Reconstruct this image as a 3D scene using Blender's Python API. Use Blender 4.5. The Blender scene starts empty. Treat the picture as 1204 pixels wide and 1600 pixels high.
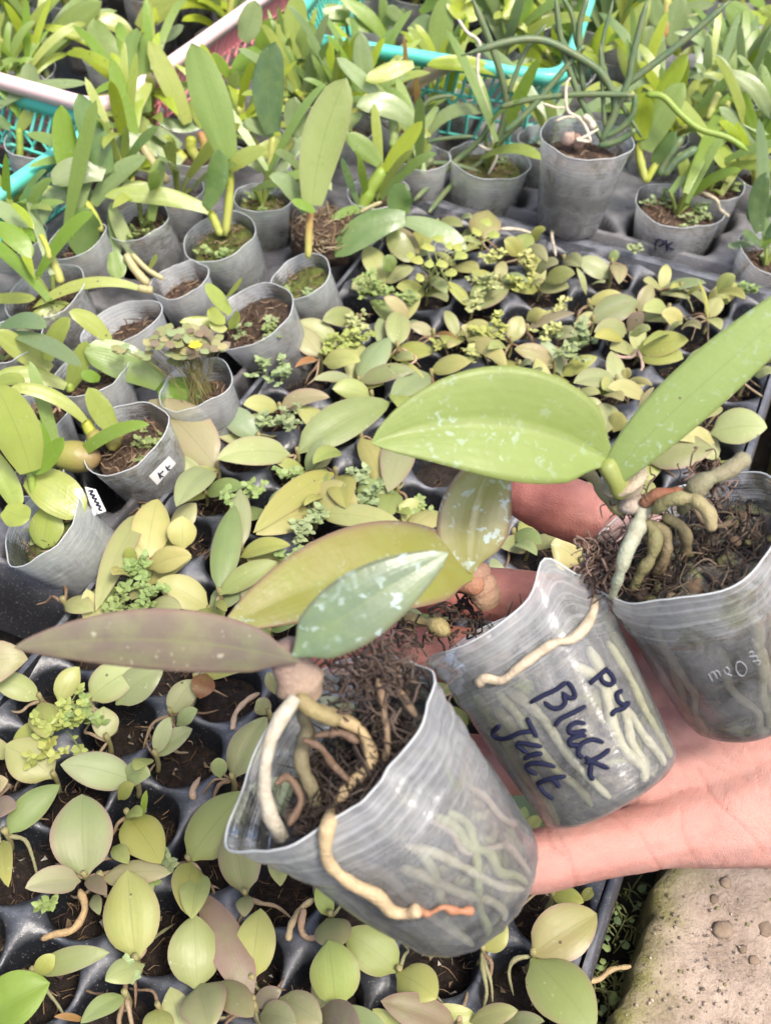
import bpy, bmesh, math, random
from mathutils import Vector, Matrix, noise
from mathutils.bvhtree import BVHTree
V = Vector
R = random.Random(7)
scene = bpy.context.scene
col = scene.collection

# ------------------------------------------------------------------ camera
FOC = 1800.0; CX, CY = 602.0, 800.0
pitch = math.atan(1850 / FOC); roll = math.radians(3.7); CAMH = 0.48
FW = V((0, math.cos(pitch), -math.sin(pitch)))
_r = V((1, 0, 0)); _u = V((0, math.sin(pitch), math.cos(pitch)))
RT = _r * math.cos(roll) + _u * math.sin(roll)
UP = _u * math.cos(roll) - _r * math.sin(roll)
CAM = V((0, 0, CAMH))
cd = bpy.data.cameras.new('camera'); cam = bpy.data.objects.new('camera', cd); col.objects.link(cam)
m = Matrix((RT, UP, -FW)).transposed().to_4x4(); m.translation = CAM
cam.matrix_world = m
cd.sensor_fit = 'VERTICAL'; cd.sensor_height = 36; cd.lens = FOC * 36 / 1600
cd.clip_start = 0.02; cd.clip_end = 60
cd.dof.use_dof = True; cd.dof.focus_distance = 0.50; cd.dof.aperture_fstop = 18.0
scene.camera = cam
# ------------------------------------------------------------------ light
w = bpy.data.worlds.new('World'); scene.world = w; w.use_nodes = True
nt = w.node_tree; nt.nodes.clear()
sky = nt.nodes.new('ShaderNodeTexSky'); sky.sky_type = 'NISHITA'; sky.sun_disc = False
SUN_EL, SUN_AZ = math.radians(62), math.radians(140)
sky.sun_elevation = SUN_EL; sky.sun_rotation = SUN_AZ; sky.air_density = 0.7; sky.dust_density = 5.0
bg = nt.nodes.new('ShaderNodeBackground'); bg.inputs[1].default_value = 0.13
wo = nt.nodes.new('ShaderNodeOutputWorld')
nt.links.new(sky.outputs[0], bg.inputs[0]); nt.links.new(bg.outputs[0], wo.inputs[0])
sl = bpy.data.lights.new('sun', 'SUN'); sl.energy = 1.35; sl.angle = math.radians(10); sl.color = (1, 0.95, 0.86)
so = bpy.data.objects.new('sun', sl); col.objects.link(so)
sd = V((math.sin(SUN_AZ) * math.cos(SUN_EL), math.cos(SUN_AZ) * math.cos(SUN_EL), math.sin(SUN_EL)))
so.rotation_euler = sd.to_track_quat('Z', 'Y').to_euler(); so.location = (0, 0, 3)
scene.view_settings.view_transform = 'Standard'; scene.view_settings.look = 'None'
scene.view_settings.exposure = 1.48; scene.view_settings.gamma = 1
scene.render.engine = 'CYCLES'
scene.cycles.max_bounces = 7; scene.cycles.transparent_max_bounces = 12
scene.cycles.use_denoising = True

# ------------------------------------------------------------------ maths
def ray(x, y): return FW + RT * ((x - CX) / FOC) - UP * ((y - CY) / FOC)
def G(x, y, z=0.0):
    d = ray(x, y); return CAM + d * ((z - CAMH) / d.z)
def PZ(x, y, Z): return CAM + ray(x, y) * Z
def depth(p): return (p - CAM).dot(FW)
def px2m(px, p): return px * depth(p) / FOC
aA = math.radians(69.2)
A_ = V((math.cos(aA), math.sin(aA), 0)); B_ = V((math.sin(aA), -math.cos(aA), 0))
def AB(a, b, z=0.0): return A_ * a + B_ * b + V((0, 0, z))
LN = V((0, 0.9, -0.43)).normalized()
def VP(x, y, anchor, off=0.0, zmin=0.02):
    """the point seen at x, y on a steep plane through the anchor"""
    d = ray(x, y); t = ((anchor - CAM).dot(LN) - off) / d.dot(LN)
    p = CAM + d * t
    if p.z < zmin or t < 0: p = G(x, y, zmin)
    return p
def crom(pts, n=5):
    if len(pts) < 3: return [pts[0].lerp(pts[-1], i / n) for i in range(n + 1)]
    P = [pts[0] * 2 - pts[1]] + list(pts) + [pts[-1] * 2 - pts[-2]]; out = []
    for i in range(1, len(P) - 2):
        a, b, c, d = P[i-1], P[i], P[i+1], P[i+2]
        for k in range(n):
            t = k / n
            out.append(0.5 * ((2*b) + (c - a)*t + (2*a - 5*b + 4*c - d)*t*t + (3*b - a - 3*c + d)*t*t*t))
    out.append(pts[-1].copy()); return out
def lin(c):
    return tuple((x/255/12.92 if x/255 <= .04045 else ((x/255+.055)/1.055)**2.4) for x in c)

# ------------------------------------------------------------------ materials
def newmat(name):
    m = bpy.data.materials.new(name); m.use_nodes = True; n = m.node_tree; n.nodes.clear()
    return m, n
def N(n, t, **k):
    o = n.nodes.new(t)
    for a, v in k.items():
        if a.startswith('i_'):
            key = a[2:].replace('_', ' '); o.inputs[key].default_value = v
        else: setattr(o, a, v)
    return o
def mathn(n, op, a, b=None, c=None, clamp=False):
    o = n.nodes.new('ShaderNodeMath'); o.operation = op; o.use_clamp = clamp
    for i, v in enumerate((a, b, c)):
        if v is None: continue
        if isinstance(v, (int, float)): o.inputs[i].default_value = v
        else: n.links.new(v, o.inputs[i])
    return o.outputs[0]
def mixc(n, f, a, b, mode='MIX'):
    o = n.nodes.new('ShaderNodeMix'); o.data_type = 'RGBA'; o.blend_type = mode
    for i, v in ((0, f), (6, a), (7, b)):
        if isinstance(v, (int, float)): o.inputs[i].default_value = v
        elif isinstance(v, tuple): o.inputs[i].default_value = (v + (1,))[:4]
        else: n.links.new(v, o.inputs[i])
    return o.outputs[2]
def ramp(n, f, stops):
    o = n.nodes.new('ShaderNodeValToRGB'); e = o.color_ramp.elements
    while len(e) < len(stops): e.new(0.5)
    for i, (p, c) in enumerate(stops):
        e[i].position = p; e[i].color = (c + (1,))[:4] if isinstance(c, tuple) else (c, c, c, 1)
    n.links.new(f, o.inputs[0]); return o.outputs[0]
def noisen(n, scale, detail=3, vec=None, rough=.5, dist=0):
    o = N(n, 'ShaderNodeTexNoise'); o.inputs['Scale'].default_value = scale; o.inputs['Detail'].default_value = detail
    o.inputs['Roughness'].default_value = rough; o.inputs['Distortion'].default_value = dist
    if vec is not None: n.links.new(vec, o.inputs['Vector'])
    return o.outputs[0]
def geo(n): return n.nodes.new('ShaderNodeNewGeometry').outputs['Position']
def bump(n, h, strength=.5, dist=.001):
    o = N(n, 'ShaderNodeBump'); o.inputs['Strength'].default_value = strength; o.inputs['Distance'].default_value = dist
    n.links.new(h, o.inputs['Height']); return o.outputs[0]
def attr(n, name):
    o = n.nodes.new('ShaderNodeAttribute'); o.attribute_name = name; return o
def out(n, s):
    o = n.nodes.new('ShaderNodeOutputMaterial'); n.links.new(s, o.inputs[0])
def princ(n, base, rough=.5, spec=.5, normal=None, **k):
    p = n.nodes.new('ShaderNodeBsdfPrincipled')
    for key, v in (('Base Color', base), ('Roughness', rough), ('Specular IOR Level', spec), ('Normal', normal)) + tuple((a.replace('_', ' '), b) for a, b in k.items()):
        if v is None: continue
        if isinstance(v, (int, float)): p.inputs[key].default_value = v
        elif isinstance(v, tuple): p.inputs[key].default_value = (v + (1,))[:4] if key == 'Base Color' else v
        else: n.links.new(v, p.inputs[key])
    return p.outputs[0]

def leaf_material(name, rough=.38, spec=.45, trans=.25, speck=0.0, veins=1.0, vnoise=.35):
    m, n = newmat(name)
    t = attr(n, 'tint'); l = attr(n, 'luv')
    sx = N(n, 'ShaderNodeSeparateXYZ'); n.links.new(l.outputs['Vector'], sx.inputs[0])
    u, v, e = sx.outputs
    g = geo(n)
    au = mathn(n, 'ABSOLUTE', u)
    c = mixc(n, mathn(n, 'MULTIPLY', noisen(n, 55, 4, g, .6), vnoise), t.outputs['Color'], mixc(n, .5, t.outputs['Color'], (.36, .38, .10)))
    c = mixc(n, ramp(n, noisen(n, 130, 3, g), [(.42, 0.0), (.8, .30)]), c, (.22, .30, .08))
    # fine lengthwise veins
    vv = mathn(n, 'SINE', mathn(n, 'MULTIPLY', u, 34.0))
    c = mixc(n, mathn(n, 'MULTIPLY', mathn(n, 'ADD', vv, 1.0), .010 * veins), c, (.10, .15, .03))
    # purple flush at the margin
    ef = mathn(n, 'MULTIPLY', mathn(n, 'MULTIPLY', mathn(n, 'POWER', au, 9.0), .8), e, clamp=True)
    c = mixc(n, ef, c, (.26, .14, .13))
    ef2 = mathn(n, 'MULTIPLY', mathn(n, 'MULTIPLY', e, .22), ramp(n, noisen(n, 38, 2, g), [(.35, 0.0), (.7, 1.0)]))
    c = mixc(n, ef2, c, (.30, .19, .15))
    mid = mathn(n, 'LESS_THAN', au, .035)
    mr = ramp(n, au, [(0.0, .75), (.05, .0)])
    c = mixc(n, mathn(n, 'MULTIPLY', mr, .55), c, (.16, .20, .06))
    # small brown specks and holes of wear
    vo = N(n, 'ShaderNodeTexVoronoi'); vo.inputs['Scale'].default_value = 90; n.links.new(g, vo.inputs['Vector'])
    sp = mathn(n, 'LESS_THAN', vo.outputs['Distance'], .07)
    gate = mathn(n, 'GREATER_THAN', noisen(n, 20, 2, g), .58)
    c = mixc(n, mathn(n, 'MULTIPLY', mathn(n, 'MULTIPLY', sp, gate), .75), c, (.07, .05, .03))
    ds = ramp(n, noisen(n, 420, 2, g), [(.66, 0.0), (.72, 1.0)])
    c = mixc(n, mathn(n, 'MULTIPLY', mathn(n, 'MULTIPLY', ds, gate), .30), c, (.55, .56, .42))
    if speck:
        s1 = ramp(n, noisen(n, 230 if speck > .5 else 420, 4, g, .55, .4), [(.56, 0.0), (.61, 1.0)])
        s2 = ramp(n, noisen(n, 60, 3, g), [(.36 if speck > .5 else .5, 0.0), (.58 if speck > .5 else .66, 1.0)])
        c = mixc(n, mathn(n, 'MULTIPLY', mathn(n, 'MULTIPLY', s1, s2), speck), c, (.38, .48, .46))
    h = mathn(n, 'ADD', mathn(n, 'MULTIPLY', vv, .05 * veins), mathn(n, 'MULTIPLY', noisen(n, 300, 3, g), 1.0))
    nb = bump(n, h, .35, .0006)
    rr = ramp(n, noisen(n, 60, 2, g), [(.3, rough - .06), (.7, rough + .16)])
    p = princ(n, c, rr, spec, nb)
    tr = n.nodes.new('ShaderNodeBsdfTranslucent'); n.links.new(c, tr.inputs[0])
    ms = n.nodes.new('ShaderNodeMixShader'); ms.inputs[0].default_value = trans
    n.links.new(p, ms.inputs[1]); n.links.new(tr.outputs[0], ms.inputs[2])
    out(n, ms.outputs[0]); return m
M_LEAF = leaf_material('orchid_leaf', .42, .4, .22)
M_STRAP = leaf_material('strap_leaf', .27, .6, .32, veins=1.6)
M_SPOT = leaf_material('spotted_leaf', .30, .6, .15, speck=.9)
M_HERO = leaf_material('broad_leaf', .42, .45, .15, speck=.42, vnoise=.25)
M_DULL = leaf_material('dull_leaf', .55, .3, .08, veins=.6, vnoise=.15)
M_STRAP.name = 'strap_leaf'

def tint_material(name, rough=.6, spec=.3, bs=120, bstr=.4, var=.35, alt=(.08, .05, .03), sub=0.0):
    m, n = newmat(name); t = attr(n, 'tint'); g = geo(n)
    c = mixc(n, mathn(n, 'MULTIPLY', ramp(n, noisen(n, bs, 4, g, .65), [(.35, 0.0), (.75, 1.0)]), var), t.outputs['Color'], alt)
    nb = bump(n, noisen(n, bs * 3, 4, g), bstr, .0008)
    k = dict(Subsurface_Weight=sub, Subsurface_Radius=(.003, .002, .001)) if sub else {}
    out(n, princ(n, c, rough, spec, nb, **k)); return m
M_ROOT = tint_material('root_skin', .6, .3, 260, .8, .55, (.16, .12, .07))
M_CANE = tint_material('cane_skin', .45, .4, 130, .3, .3, (.30, .22, .08))
M_DEB = tint_material('dry_debris', .8, .2, 200, .5, .4)
M_INK = tint_material('marker_ink', .7, .1, 400, .1, .1, (.02, .02, .05))
M_PAPER = tint_material('white_sticker', .5, .3, 300, .1, .12, (.5, .5, .45))

def soil_material(name, dark, mid, light, wet=.0):
    m, n = newmat(name); g = geo(n)
    a = noisen(n, 170, 6, g, .75); b = noisen(n, 900, 3, g, .7)
    c = ramp(n, a, [(.3, dark), (.55, mid), (.75, light)])
    fl = ramp(n, b, [(.62, 0.0), (.72, 1.0)])
    c = mixc(n, mathn(n, 'MULTIPLY', fl, .35), c, (.22, .16, .10))
    nb = bump(n, mathn(n, 'ADD', a, mathn(n, 'MULTIPLY', b, .5)), .9, .003)
    out(n, princ(n, c, .75 - wet, .35, nb)); return m
M_SOIL = soil_material('potting_soil', (.006, .0045, .0035), (.022, .014, .010), (.07, .048, .032), .1)
M_SOIL2 = soil_material('brown_potting_mix', (.02, .012, .008), (.075, .045, .028), (.17, .11, .07))
def mix_material():
    m, n = newmat('mixed_root_medium'); g = geo(n)
    a = noisen(n, 75, 5, g, .65, .8); b = noisen(n, 420, 4, g, .7)
    c = ramp(n, a, [(.36, (.018, .016, .020)), (.50, (.06, .052, .050)), (.60, (.17, .155, .12)), (.72, (.34, .32, .20))])
    c = mixc(n, ramp(n, b, [(.45, 0.0), (.7, .6)]), c, (.03, .025, .02))
    c = mixc(n, ramp(n, noisen(n, 55, 4, g, .7, 1.0), [(.54, 0.0), (.66, .75)]), c, (.20, .22, .07))
    out(n, princ(n, c, .8, .3, bump(n, mathn(n, 'ADD', a, b), .9, .003))); return m
M_MIX = mix_material()
M_MOSS = soil_material('moss', (.03, .035, .008), (.10, .12, .02), (.22, .25, .06))

def tray_material(name, base, dust, rough, amt):
    m, n = newmat(name); g = geo(n)
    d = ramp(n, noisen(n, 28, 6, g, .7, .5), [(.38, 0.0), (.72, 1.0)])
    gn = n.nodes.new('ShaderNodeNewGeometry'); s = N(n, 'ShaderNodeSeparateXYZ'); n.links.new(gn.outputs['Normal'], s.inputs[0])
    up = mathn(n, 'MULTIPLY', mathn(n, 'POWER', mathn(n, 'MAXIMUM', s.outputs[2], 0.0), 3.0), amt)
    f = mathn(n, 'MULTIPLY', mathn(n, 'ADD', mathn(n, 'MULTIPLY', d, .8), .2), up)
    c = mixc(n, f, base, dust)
    gr = ramp(n, noisen(n, 1100, 2, g), [(.66, 0.0), (.70, 1.0)])
    c = mixc(n, mathn(n, 'MULTIPLY', gr, .5), c, (.40, .38, .36))
    dk = ramp(n, noisen(n, 60, 5, g, .7), [(.60, 0.0), (.68, 1.0)])
    c = mixc(n, mathn(n, 'MULTIPLY', dk, .55), c, (.025, .02, .015))
    rr = mathn(n, 'ADD', mathn(n, 'MULTIPLY', d, .28), rough)
    nb = bump(n, noisen(n, 240, 5, g, .7), .35, .001)
    out(n, princ(n, c, rr, .6, nb)); return m
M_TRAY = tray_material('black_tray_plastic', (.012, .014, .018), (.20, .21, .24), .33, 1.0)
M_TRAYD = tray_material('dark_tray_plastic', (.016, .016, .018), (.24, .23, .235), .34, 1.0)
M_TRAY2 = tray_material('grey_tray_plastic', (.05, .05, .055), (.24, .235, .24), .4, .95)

FK = .40
def cup_material(name, film, alg, seed, clear=.0):
    m, n = newmat(name)
    t = attr(n, 'luv'); s = N(n, 'ShaderNodeSeparateXYZ'); n.links.new(t.outputs['Vector'], s.inputs[0])
    ang, h, _ = s.outputs
    tc = N(n, 'ShaderNodeTexCoord')
    mp = N(n, 'ShaderNodeMapping'); n.links.new(tc.outputs['Object'], mp.inputs[0]); mp.inputs['Location'].default_value = (seed, seed * .37, 0)
    g = mp.outputs[0]
    cb = N(n, 'ShaderNodeCombineXYZ'); n.links.new(mathn(n, 'MULTIPLY', ang, .4), cb.inputs[0]); n.links.new(mathn(n, 'MULTIPLY', h, 30.0), cb.inputs[1])
    cb.inputs[2].default_value = seed
    ribs = noisen(n, 2.2, 3, cb.outputs[0], .7, .6)
    top = ramp(n, h, [(.45, 0.0), (.95, 1.0)])
    smear = ramp(n, noisen(n, 42, 6, g, .68, 1.5), [(.40, 0.0), (.70, 1.0)])
    alpha = mathn(n, 'ADD', film * FK, mathn(n, 'MULTIPLY', top, .24))
    alpha = mathn(n, 'ADD', alpha, mathn(n, 'MULTIPLY', smear, .17))
    alpha = mathn(n, 'ADD', alpha, mathn(n, 'MULTIPLY', mathn(n, 'MULTIPLY', ramp(n, ribs, [(.5, 0.0), (.70, 1.0)]), .14), mathn(n, 'ADD', top, .25)), clamp=True)
    rg = mathn(n, 'SINE', mathn(n, 'ADD', mathn(n, 'MULTIPLY', h, 150.0), mathn(n, 'MULTIPLY', ribs, 3.0)))
    rg = mathn(n, 'MULTIPLY', mathn(n, 'MULTIPLY', ramp(n, rg, [(.5, 0.0), (.9, 1.0)]), mathn(n, 'MULTIPLY', ramp(n, h, [(.70, 0.0), (.80, 1.0)]), ramp(n, noisen(n, 60, 3, g), [(.35, .2), (.6, 1.0)]))), .13)
    alpha = mathn(n, 'ADD', alpha, rg, clamp=True)
    lw = N(n, 'ShaderNodeLayerWeight'); lw.inputs[0].default_value = .35
    alpha = mathn(n, 'ADD', alpha, mathn(n, 'MULTIPLY', mathn(n, 'POWER', lw.outputs['Facing'], 2.0), .45), clamp=True)
    al = mathn(n, 'MULTIPLY', ramp(n, noisen(n, 48, 6, g, .72, .8), [(.50, 0.0), (.66, 1.0)]), alg)
    c = mixc(n, al, (.80, .83, .85), (.20, .19, .085))
    c = mixc(n, mathn(n, 'MULTIPLY', smear, .3), c, (.86, .85, .78))
    nb = bump(n, mathn(n, 'ADD', mathn(n, 'MULTIPLY', ribs, .5), noisen(n, 90, 3, g)), .6, .0012)
    p = princ(n, c, .22, .6, nb)
    tl = n.nodes.new('ShaderNodeBsdfTranslucent'); n.links.new(c, tl.inputs[0])
    a0 = n.nodes.new('ShaderNodeMixShader'); a0.inputs[0].default_value = .45
    n.links.new(p, a0.inputs[1]); n.links.new(tl.outputs[0], a0.inputs[2])
    tp = n.nodes.new('ShaderNodeBsdfTransparent'); tp.inputs[0].default_value = (.93, .95, .96, 1)
    a1 = n.nodes.new('ShaderNodeMixShader'); n.links.new(alpha, a1.inputs[0])
    n.links.new(tp.outputs[0], a1.inputs[1]); n.links.new(a0.outputs[0], a1.inputs[2])
    gl = n.nodes.new('ShaderNodeBsdfGlossy'); gl.inputs['Roughness'].default_value = .09; n.links.new(nb, gl.inputs['Normal'])
    a2 = n.nodes.new('ShaderNodeMixShader'); fr = N(n, 'ShaderNodeFresnel'); fr.inputs[0].default_value = 1.45; n.links.new(nb, fr.inputs[1])
    n.links.new(mathn(n, 'MULTIPLY', fr.outputs[0], .9, clamp=True), a2.inputs[0]); n.links.new(a1.outputs[0], a2.inputs[1]); n.links.new(gl.outputs[0], a2.inputs[2])
    out(n, a2.outputs[0]); return m
M_CUPS = [cup_material('clear_cup_plastic', .42, .55, 1.3), cup_material('clear_cup_plastic', .50, .25, 5.1), cup_material('clear_cup_plastic', .34, .8, 9.7)]
M_CUPC = cup_material('held_cup_plastic', .16, .18, 3.3)
M_CUPB = cup_material('held_cup_plastic', .15, .3, 7.7)
M_CUPA = cup_material('held_cup_plastic', .12, .85, 2.2)

def simple(name, c, rough, spec=.5, bs=100, bst=.2, var=.15, alt=(.5, .45, .35)):
    m, n = newmat(name); g = geo(n)
    cc = mixc(n, mathn(n, 'MULTIPLY', ramp(n, noisen(n, bs, 5, g, .7), [(.45, 0.0), (.7, 1.0)]), var), c, alt)
    out(n, princ(n, cc, rough, spec, bump(n, noisen(n, bs * 3, 3, g), bst, .001))); return m
M_TEAL = simple('teal_plastic', (.10, .55, .44), .35, .5, 60, .15, .5, (.30, .60, .52))
M_PINK = simple('pink_plastic', (.60, .20, .22), .4, .5, 60, .15, .35, (.65, .36, .34))
M_PINKRIM = simple('pale_pink_plastic', (.80, .56, .55), .35, .5, 60, .15, .3, (.75, .62, .6))

# ------------------------------------------------------------------ mesh builder
class MB:
    def __init__(s): s.v = []; s.f = []; s.c = []; s.l = []
    def add(s, verts, faces, c, l=None):
        o = len(s.v); s.v += [tuple(v) for v in verts]
        s.f += [tuple(i + o for i in f) for f in faces]
        s.c += (c if isinstance(c, list) else [c] * len(verts))
        s.l += (l if l else [(0, 0, 0)] * len(verts))
    def build(s, name, mat, parent=None, smooth=True, origin=None):
        me = bpy.data.meshes.new(name)
        vs = s.v
        if origin is not None and parent is None: vs = [tuple(V(v) - origin) for v in s.v]
        elif parent is not None and origin is None:
            po = parent.location if parent.parent is None else parent.parent.location + parent.location
            vs = [tuple(V(v) - po) for v in s.v]
        me.from_pydata(vs, [], s.f)
        a = me.attributes.new('tint', 'FLOAT_COLOR', 'POINT')
        a.data.foreach_set('color', [x for c in s.c for x in (tuple(c) + (1,))[:4]])
        b = me.attributes.new('luv', 'FLOAT_VECTOR', 'POINT'); b.data.foreach_set('vector', [x for c in s.l for x in c])
        if smooth: me.polygons.foreach_set('use_smooth', [True] * len(me.polygons))
        me.materials.append(mat); me.update()
        o = bpy.data.objects.new(name, me); col.objects.link(o)
        if parent is not None: o.parent = parent
        elif origin is not None: o.location = origin
        return o
    def bvh(s): return BVHTree.FromPolygons([V(v) for v in s.v], s.f)
def thing(name, label, cat, loc, group=None):
    o = bpy.data.objects.new(name, None); col.objects.link(o); o.location = loc; o.empty_display_size = .01
    o['label'] = label; o['category'] = cat
    if group: o['group'] = group
    return o
def tag(o, label=None, cat=None, group=None, kind=None):
    for k, v in (('label', label), ('category', cat), ('group', group), ('kind', kind)):
        if v: o[k] = v
    return o
def frame(t, up=V((0, 0, 1))):
    s = t.cross(up)
    if s.length < 1e-4: s = t.cross(V((1, 0, 0)))
    s.normalize(); return s, s.cross(t).normalized()
def tube(mb, pts, rad, c, ns=7, jitter=0.0, cap=True, flat=1.0, c2=None, rings=0.0):
    n = len(pts); vs = []; fs = []; cs = []
    s0 = None
    for i, p in enumerate(pts):
        t = (pts[min(i+1, n-1)] - pts[max(i-1, 0)])
        if t.length < 1e-9: t = V((0, 0, 1))
        t.normalize()
        if s0 is None: s0, u0 = frame(t)
        s0 = (s0 - t * s0.dot(t)).normalized(); u0 = s0.cross(t)
        f = i / (n - 1)
        r = rad(f) if callable(rad) else (rad[0] + (rad[1] - rad[0]) * f if isinstance(rad, tuple) else rad)
        if cap and n >= 8 and (i == 0 or i == n - 1): r *= .5
        elif cap and n >= 12 and (i == 1 or i == n - 2): r *= .88
        if jitter: r *= 1 + jitter * noise.noise(p * 260)
        cc = c if c2 is None else tuple(c[k] + (c2[k] - c[k]) * f for k in range(3))
        for k in range(ns):
            a = 2 * math.pi * k / ns
            vs.append(p + s0 * (math.cos(a) * r) + u0 * (math.sin(a) * r * flat)); cs.append(cc)
    for i in range(n - 1):
        for k in range(ns):
            k2 = (k + 1) % ns; fs.append((i*ns+k, i*ns+k2, (i+1)*ns+k2, (i+1)*ns+k))
    if cap:
        vs.append(pts[0]); cs.append(cs[0]); fs += [(n*ns, (k+1) % ns, k) for k in range(ns)]
        vs.append(pts[-1]); cs.append(cs[-2]); b = (n-1)*ns; fs += [(n*ns+1, b+k, b+(k+1) % ns) for k in range(ns)]
    mb.add(vs, fs, cs)

SHAPES = {
    'oval': lambda t: (math.sin(math.pi * min(1, t * .97 + .03) ** .92) ** .72) * (1 if t > .15 else .28 + .72 * t / .15),
    'strap': lambda t: min(1, (.38 + 2.6 * t)) * (1 - max(0, t - .45) ** 2.0 * 3.0) ** .8 if t < 1 else 0.02,
    'spat': lambda t: (.22 + .78 * math.sin(math.pi * min(1, .12 + t * .83) ** 1.15) ** .85) * (1 if t < .9 else max(.03, (1 - t) * 10) ** .55),
}
def wprof(shape, t):
    if t >= .999: return .015
    v = SHAPES[shape](t)
    if isinstance(v, complex): v = .02
    return max(.015, v)
def leaf(mb, P0, Pc, P1, wid, nrm, c, edge=.2, shape='oval', fold=.18, nl=14, nw=6, wl=1.0, wr=1.0, c2=None, twist=0.0, wave=0.0, thick=0.0, roll_=0.25):
    vs = []; cs = []; ls = []; fs = []
    tw = R.uniform(-.15, .15); ph = R.uniform(0, 6)
    for i in range(nl + 1):
        t = i / nl
        p = P0 * (1-t)**2 + Pc * (2*t*(1-t)) + P1 * t*t
        T = ((Pc - P0) * (1-t) + (P1 - Pc) * t)
        if T.length < 1e-7: T = P1 - P0
        T.normalize()
        s = T.cross(nrm)
        if s.length < 1e-3: s = T.cross(V((0, 0, 1)))
        s.normalize(); n2 = s.cross(T).normalized()
        a = tw + twist * t
        s, n2 = s * math.cos(a) + n2 * math.sin(a), n2 * math.cos(a) - s * math.sin(a)
        wd = wprof(shape, t) * wid * .5
        for k in range(nw + 1):
            q = k / nw * 2 - 1
            ww = wd * (wl if q < 0 else wr)
            h = (fold * abs(q) - roll_ * q * q) * ww + wave * wid * math.sin(t * 9 + ph + (2 if q > 0 else 0)) * q * q
            vs.append(p + s * (q * ww) + n2 * h)
            cc = c2 if (c2 is not None and q > 0.01) else c
            cs.append(cc); ls.append((q, t, edge))
    W = nw + 1
    for i in range(nl):
        for k in range(nw):
            fs.append((i*W+k, i*W+k+1, (i+1)*W+k+1, (i+1)*W+k))
    if thick:
        n0 = len(vs); m = len(vs)
        for j in range(m):
            vs.append(vs[j] - nrm * thick)
        cs += cs[:m]; ls += ls[:m]
        fs += [tuple(reversed([x + n0 for x in f])) for f in fs[:]]
        for i in range(nl):
            fs.append((i*W, (i+1)*W, (i+1)*W+n0, i*W+n0)); fs.append((i*W+nw, i*W+nw+n0, (i+1)*W+nw+n0, (i+1)*W+nw))
    mb.add(vs, fs, cs, ls)

# own pigment of the leaves (display estimate -> albedo)
K = .60
DISP = dict(y=(220, 220, 146), k=(204, 210, 150), l=(197, 204, 114), Y=(196, 208, 62), G=(148, 180, 72), g=(166, 186, 118), b=(176, 194, 146),
            d=(120, 152, 92), D=(98, 128, 92), o=(172, 176, 124), p=(156, 134, 122), r=(190, 130, 85), a=(202, 194, 148), w=(160, 185, 115), n=(120, 70, 50))
EDGE = dict(y=.3, k=.6, l=.38, Y=0, G=0, g=.4, b=.25, d=0, D=0, o=.95, p=.8, r=.2, a=.7, w=.3, n=0)
CW = dict(y='pale yellow', k='cream green', l='lime green', Y='bright yellow-green', G='fresh green', g='mid green', b='grey-green', d='dark green', D='deep green', o='olive', p='purplish', r='brown', a='pinkish cream', w='soft green', n='rusty')
def tint(code, j=.06):
    c = lin(DISP[code]); f = K * (1 + R.uniform(-j, j))
    return (c[0] * f * (1 + R.uniform(-j, j)), c[1] * f, c[2] * f * .95 * (1 + R.uniform(-j, j)))
TILE = {'00': (0, 0, 3.01), '10': (400, 0, 3.01), '20': (800, 0, 2.98), '01': (0, 400, 3.01), '11': (400, 400, 3.01), '21': (800, 400, 2.98),
        '02': (0, 800, 3.01), '12': (400, 800, 3.01), '22': (800, 800, 2.98), '03': (0, 1200, 3.01), '13': (400, 1200, 3.01), '23': (800, 1200, 2.98),
        'a': (600, 300, 4.013), 'b': (900, 350, 3.96), 'c': (300, 700, 3.541), 'd': (150, 1000, 4.013), 'F': (0, 0, 1.0)}
def parse(line):
    t, rest = line.split(':', 1); ox, oy, s = TILE[t.strip()]; L = []
    for e in rest.split(';'):
        q = e.split()
        if not q: continue
        code = q[-1]; v = [float(x) for x in q[:-1]]; w = v[-1] / s; p = v[:-1]
        L.append(([(ox + p[i] / s, oy + p[i+1] / s) for i in range(0, len(p), 2)], w, code))
    return L
ORD = 'first second third fourth fifth sixth seventh eighth ninth tenth eleventh twelfth thirteenth fourteenth fifteenth sixteenth seventeenth eighteenth nineteenth twentieth'.split()
NUM = 'no one two three four five six seven eight nine ten'.split()

# ------------------------------------------------------------------ setting
PITA, PITB, ABACK, BLEFT, NROW, NCOL = .0405, .0372, .7555, -.2831, 18, 8
def sheet(name, x0, x1, y0, y1, res, zf, mat, kind='structure'):
    nx = int((x1 - x0) / res); ny = int((y1 - y0) / res); mb = MB(); vs = []; fs = []
    for j in range(ny + 1):
        for i in range(nx + 1):
            x = x0 + (x1 - x0) * i / nx; y = y0 + (y1 - y0) * j / ny; vs.append((x, y, zf(x, y)))
    for j in range(ny):
        for i in range(nx):
            a = j * (nx + 1) + i; fs.append((a, a+1, a+nx+2, a+nx+1))
    mb.add(vs, fs, (.1, .1, .1)); o = mb.build(name, mat); o['kind'] = kind; return o
m, n = newmat('damp_ground'); g = geo(n)
c = ramp(n, noisen(n, 25, 8, g, .75), [(.3, (.012, .010, .007)), (.52, (.04, .032, .022)), (.72, (.11, .085, .06))])
c = mixc(n, ramp(n, noisen(n, 9, 4, g), [(.5, 0.0), (.7, .7)]), c, (.035, .045, .015))
out(n, princ(n, c, .75, .4, bump(n, noisen(n, 120, 8, g, .8), 1, .006))); M_GROUND = m
sheet('ground', -30, 30, -2, 40, .8, lambda x, y: -.085, M_GROUND)
sheet('soil_ground', -1.0, .9, -.1, 1.8, .02, lambda x, y: -.078 + .012 * noise.noise(V((x*14, y*14, 0))), M_GROUND)['kind'] = 'structure'

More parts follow.
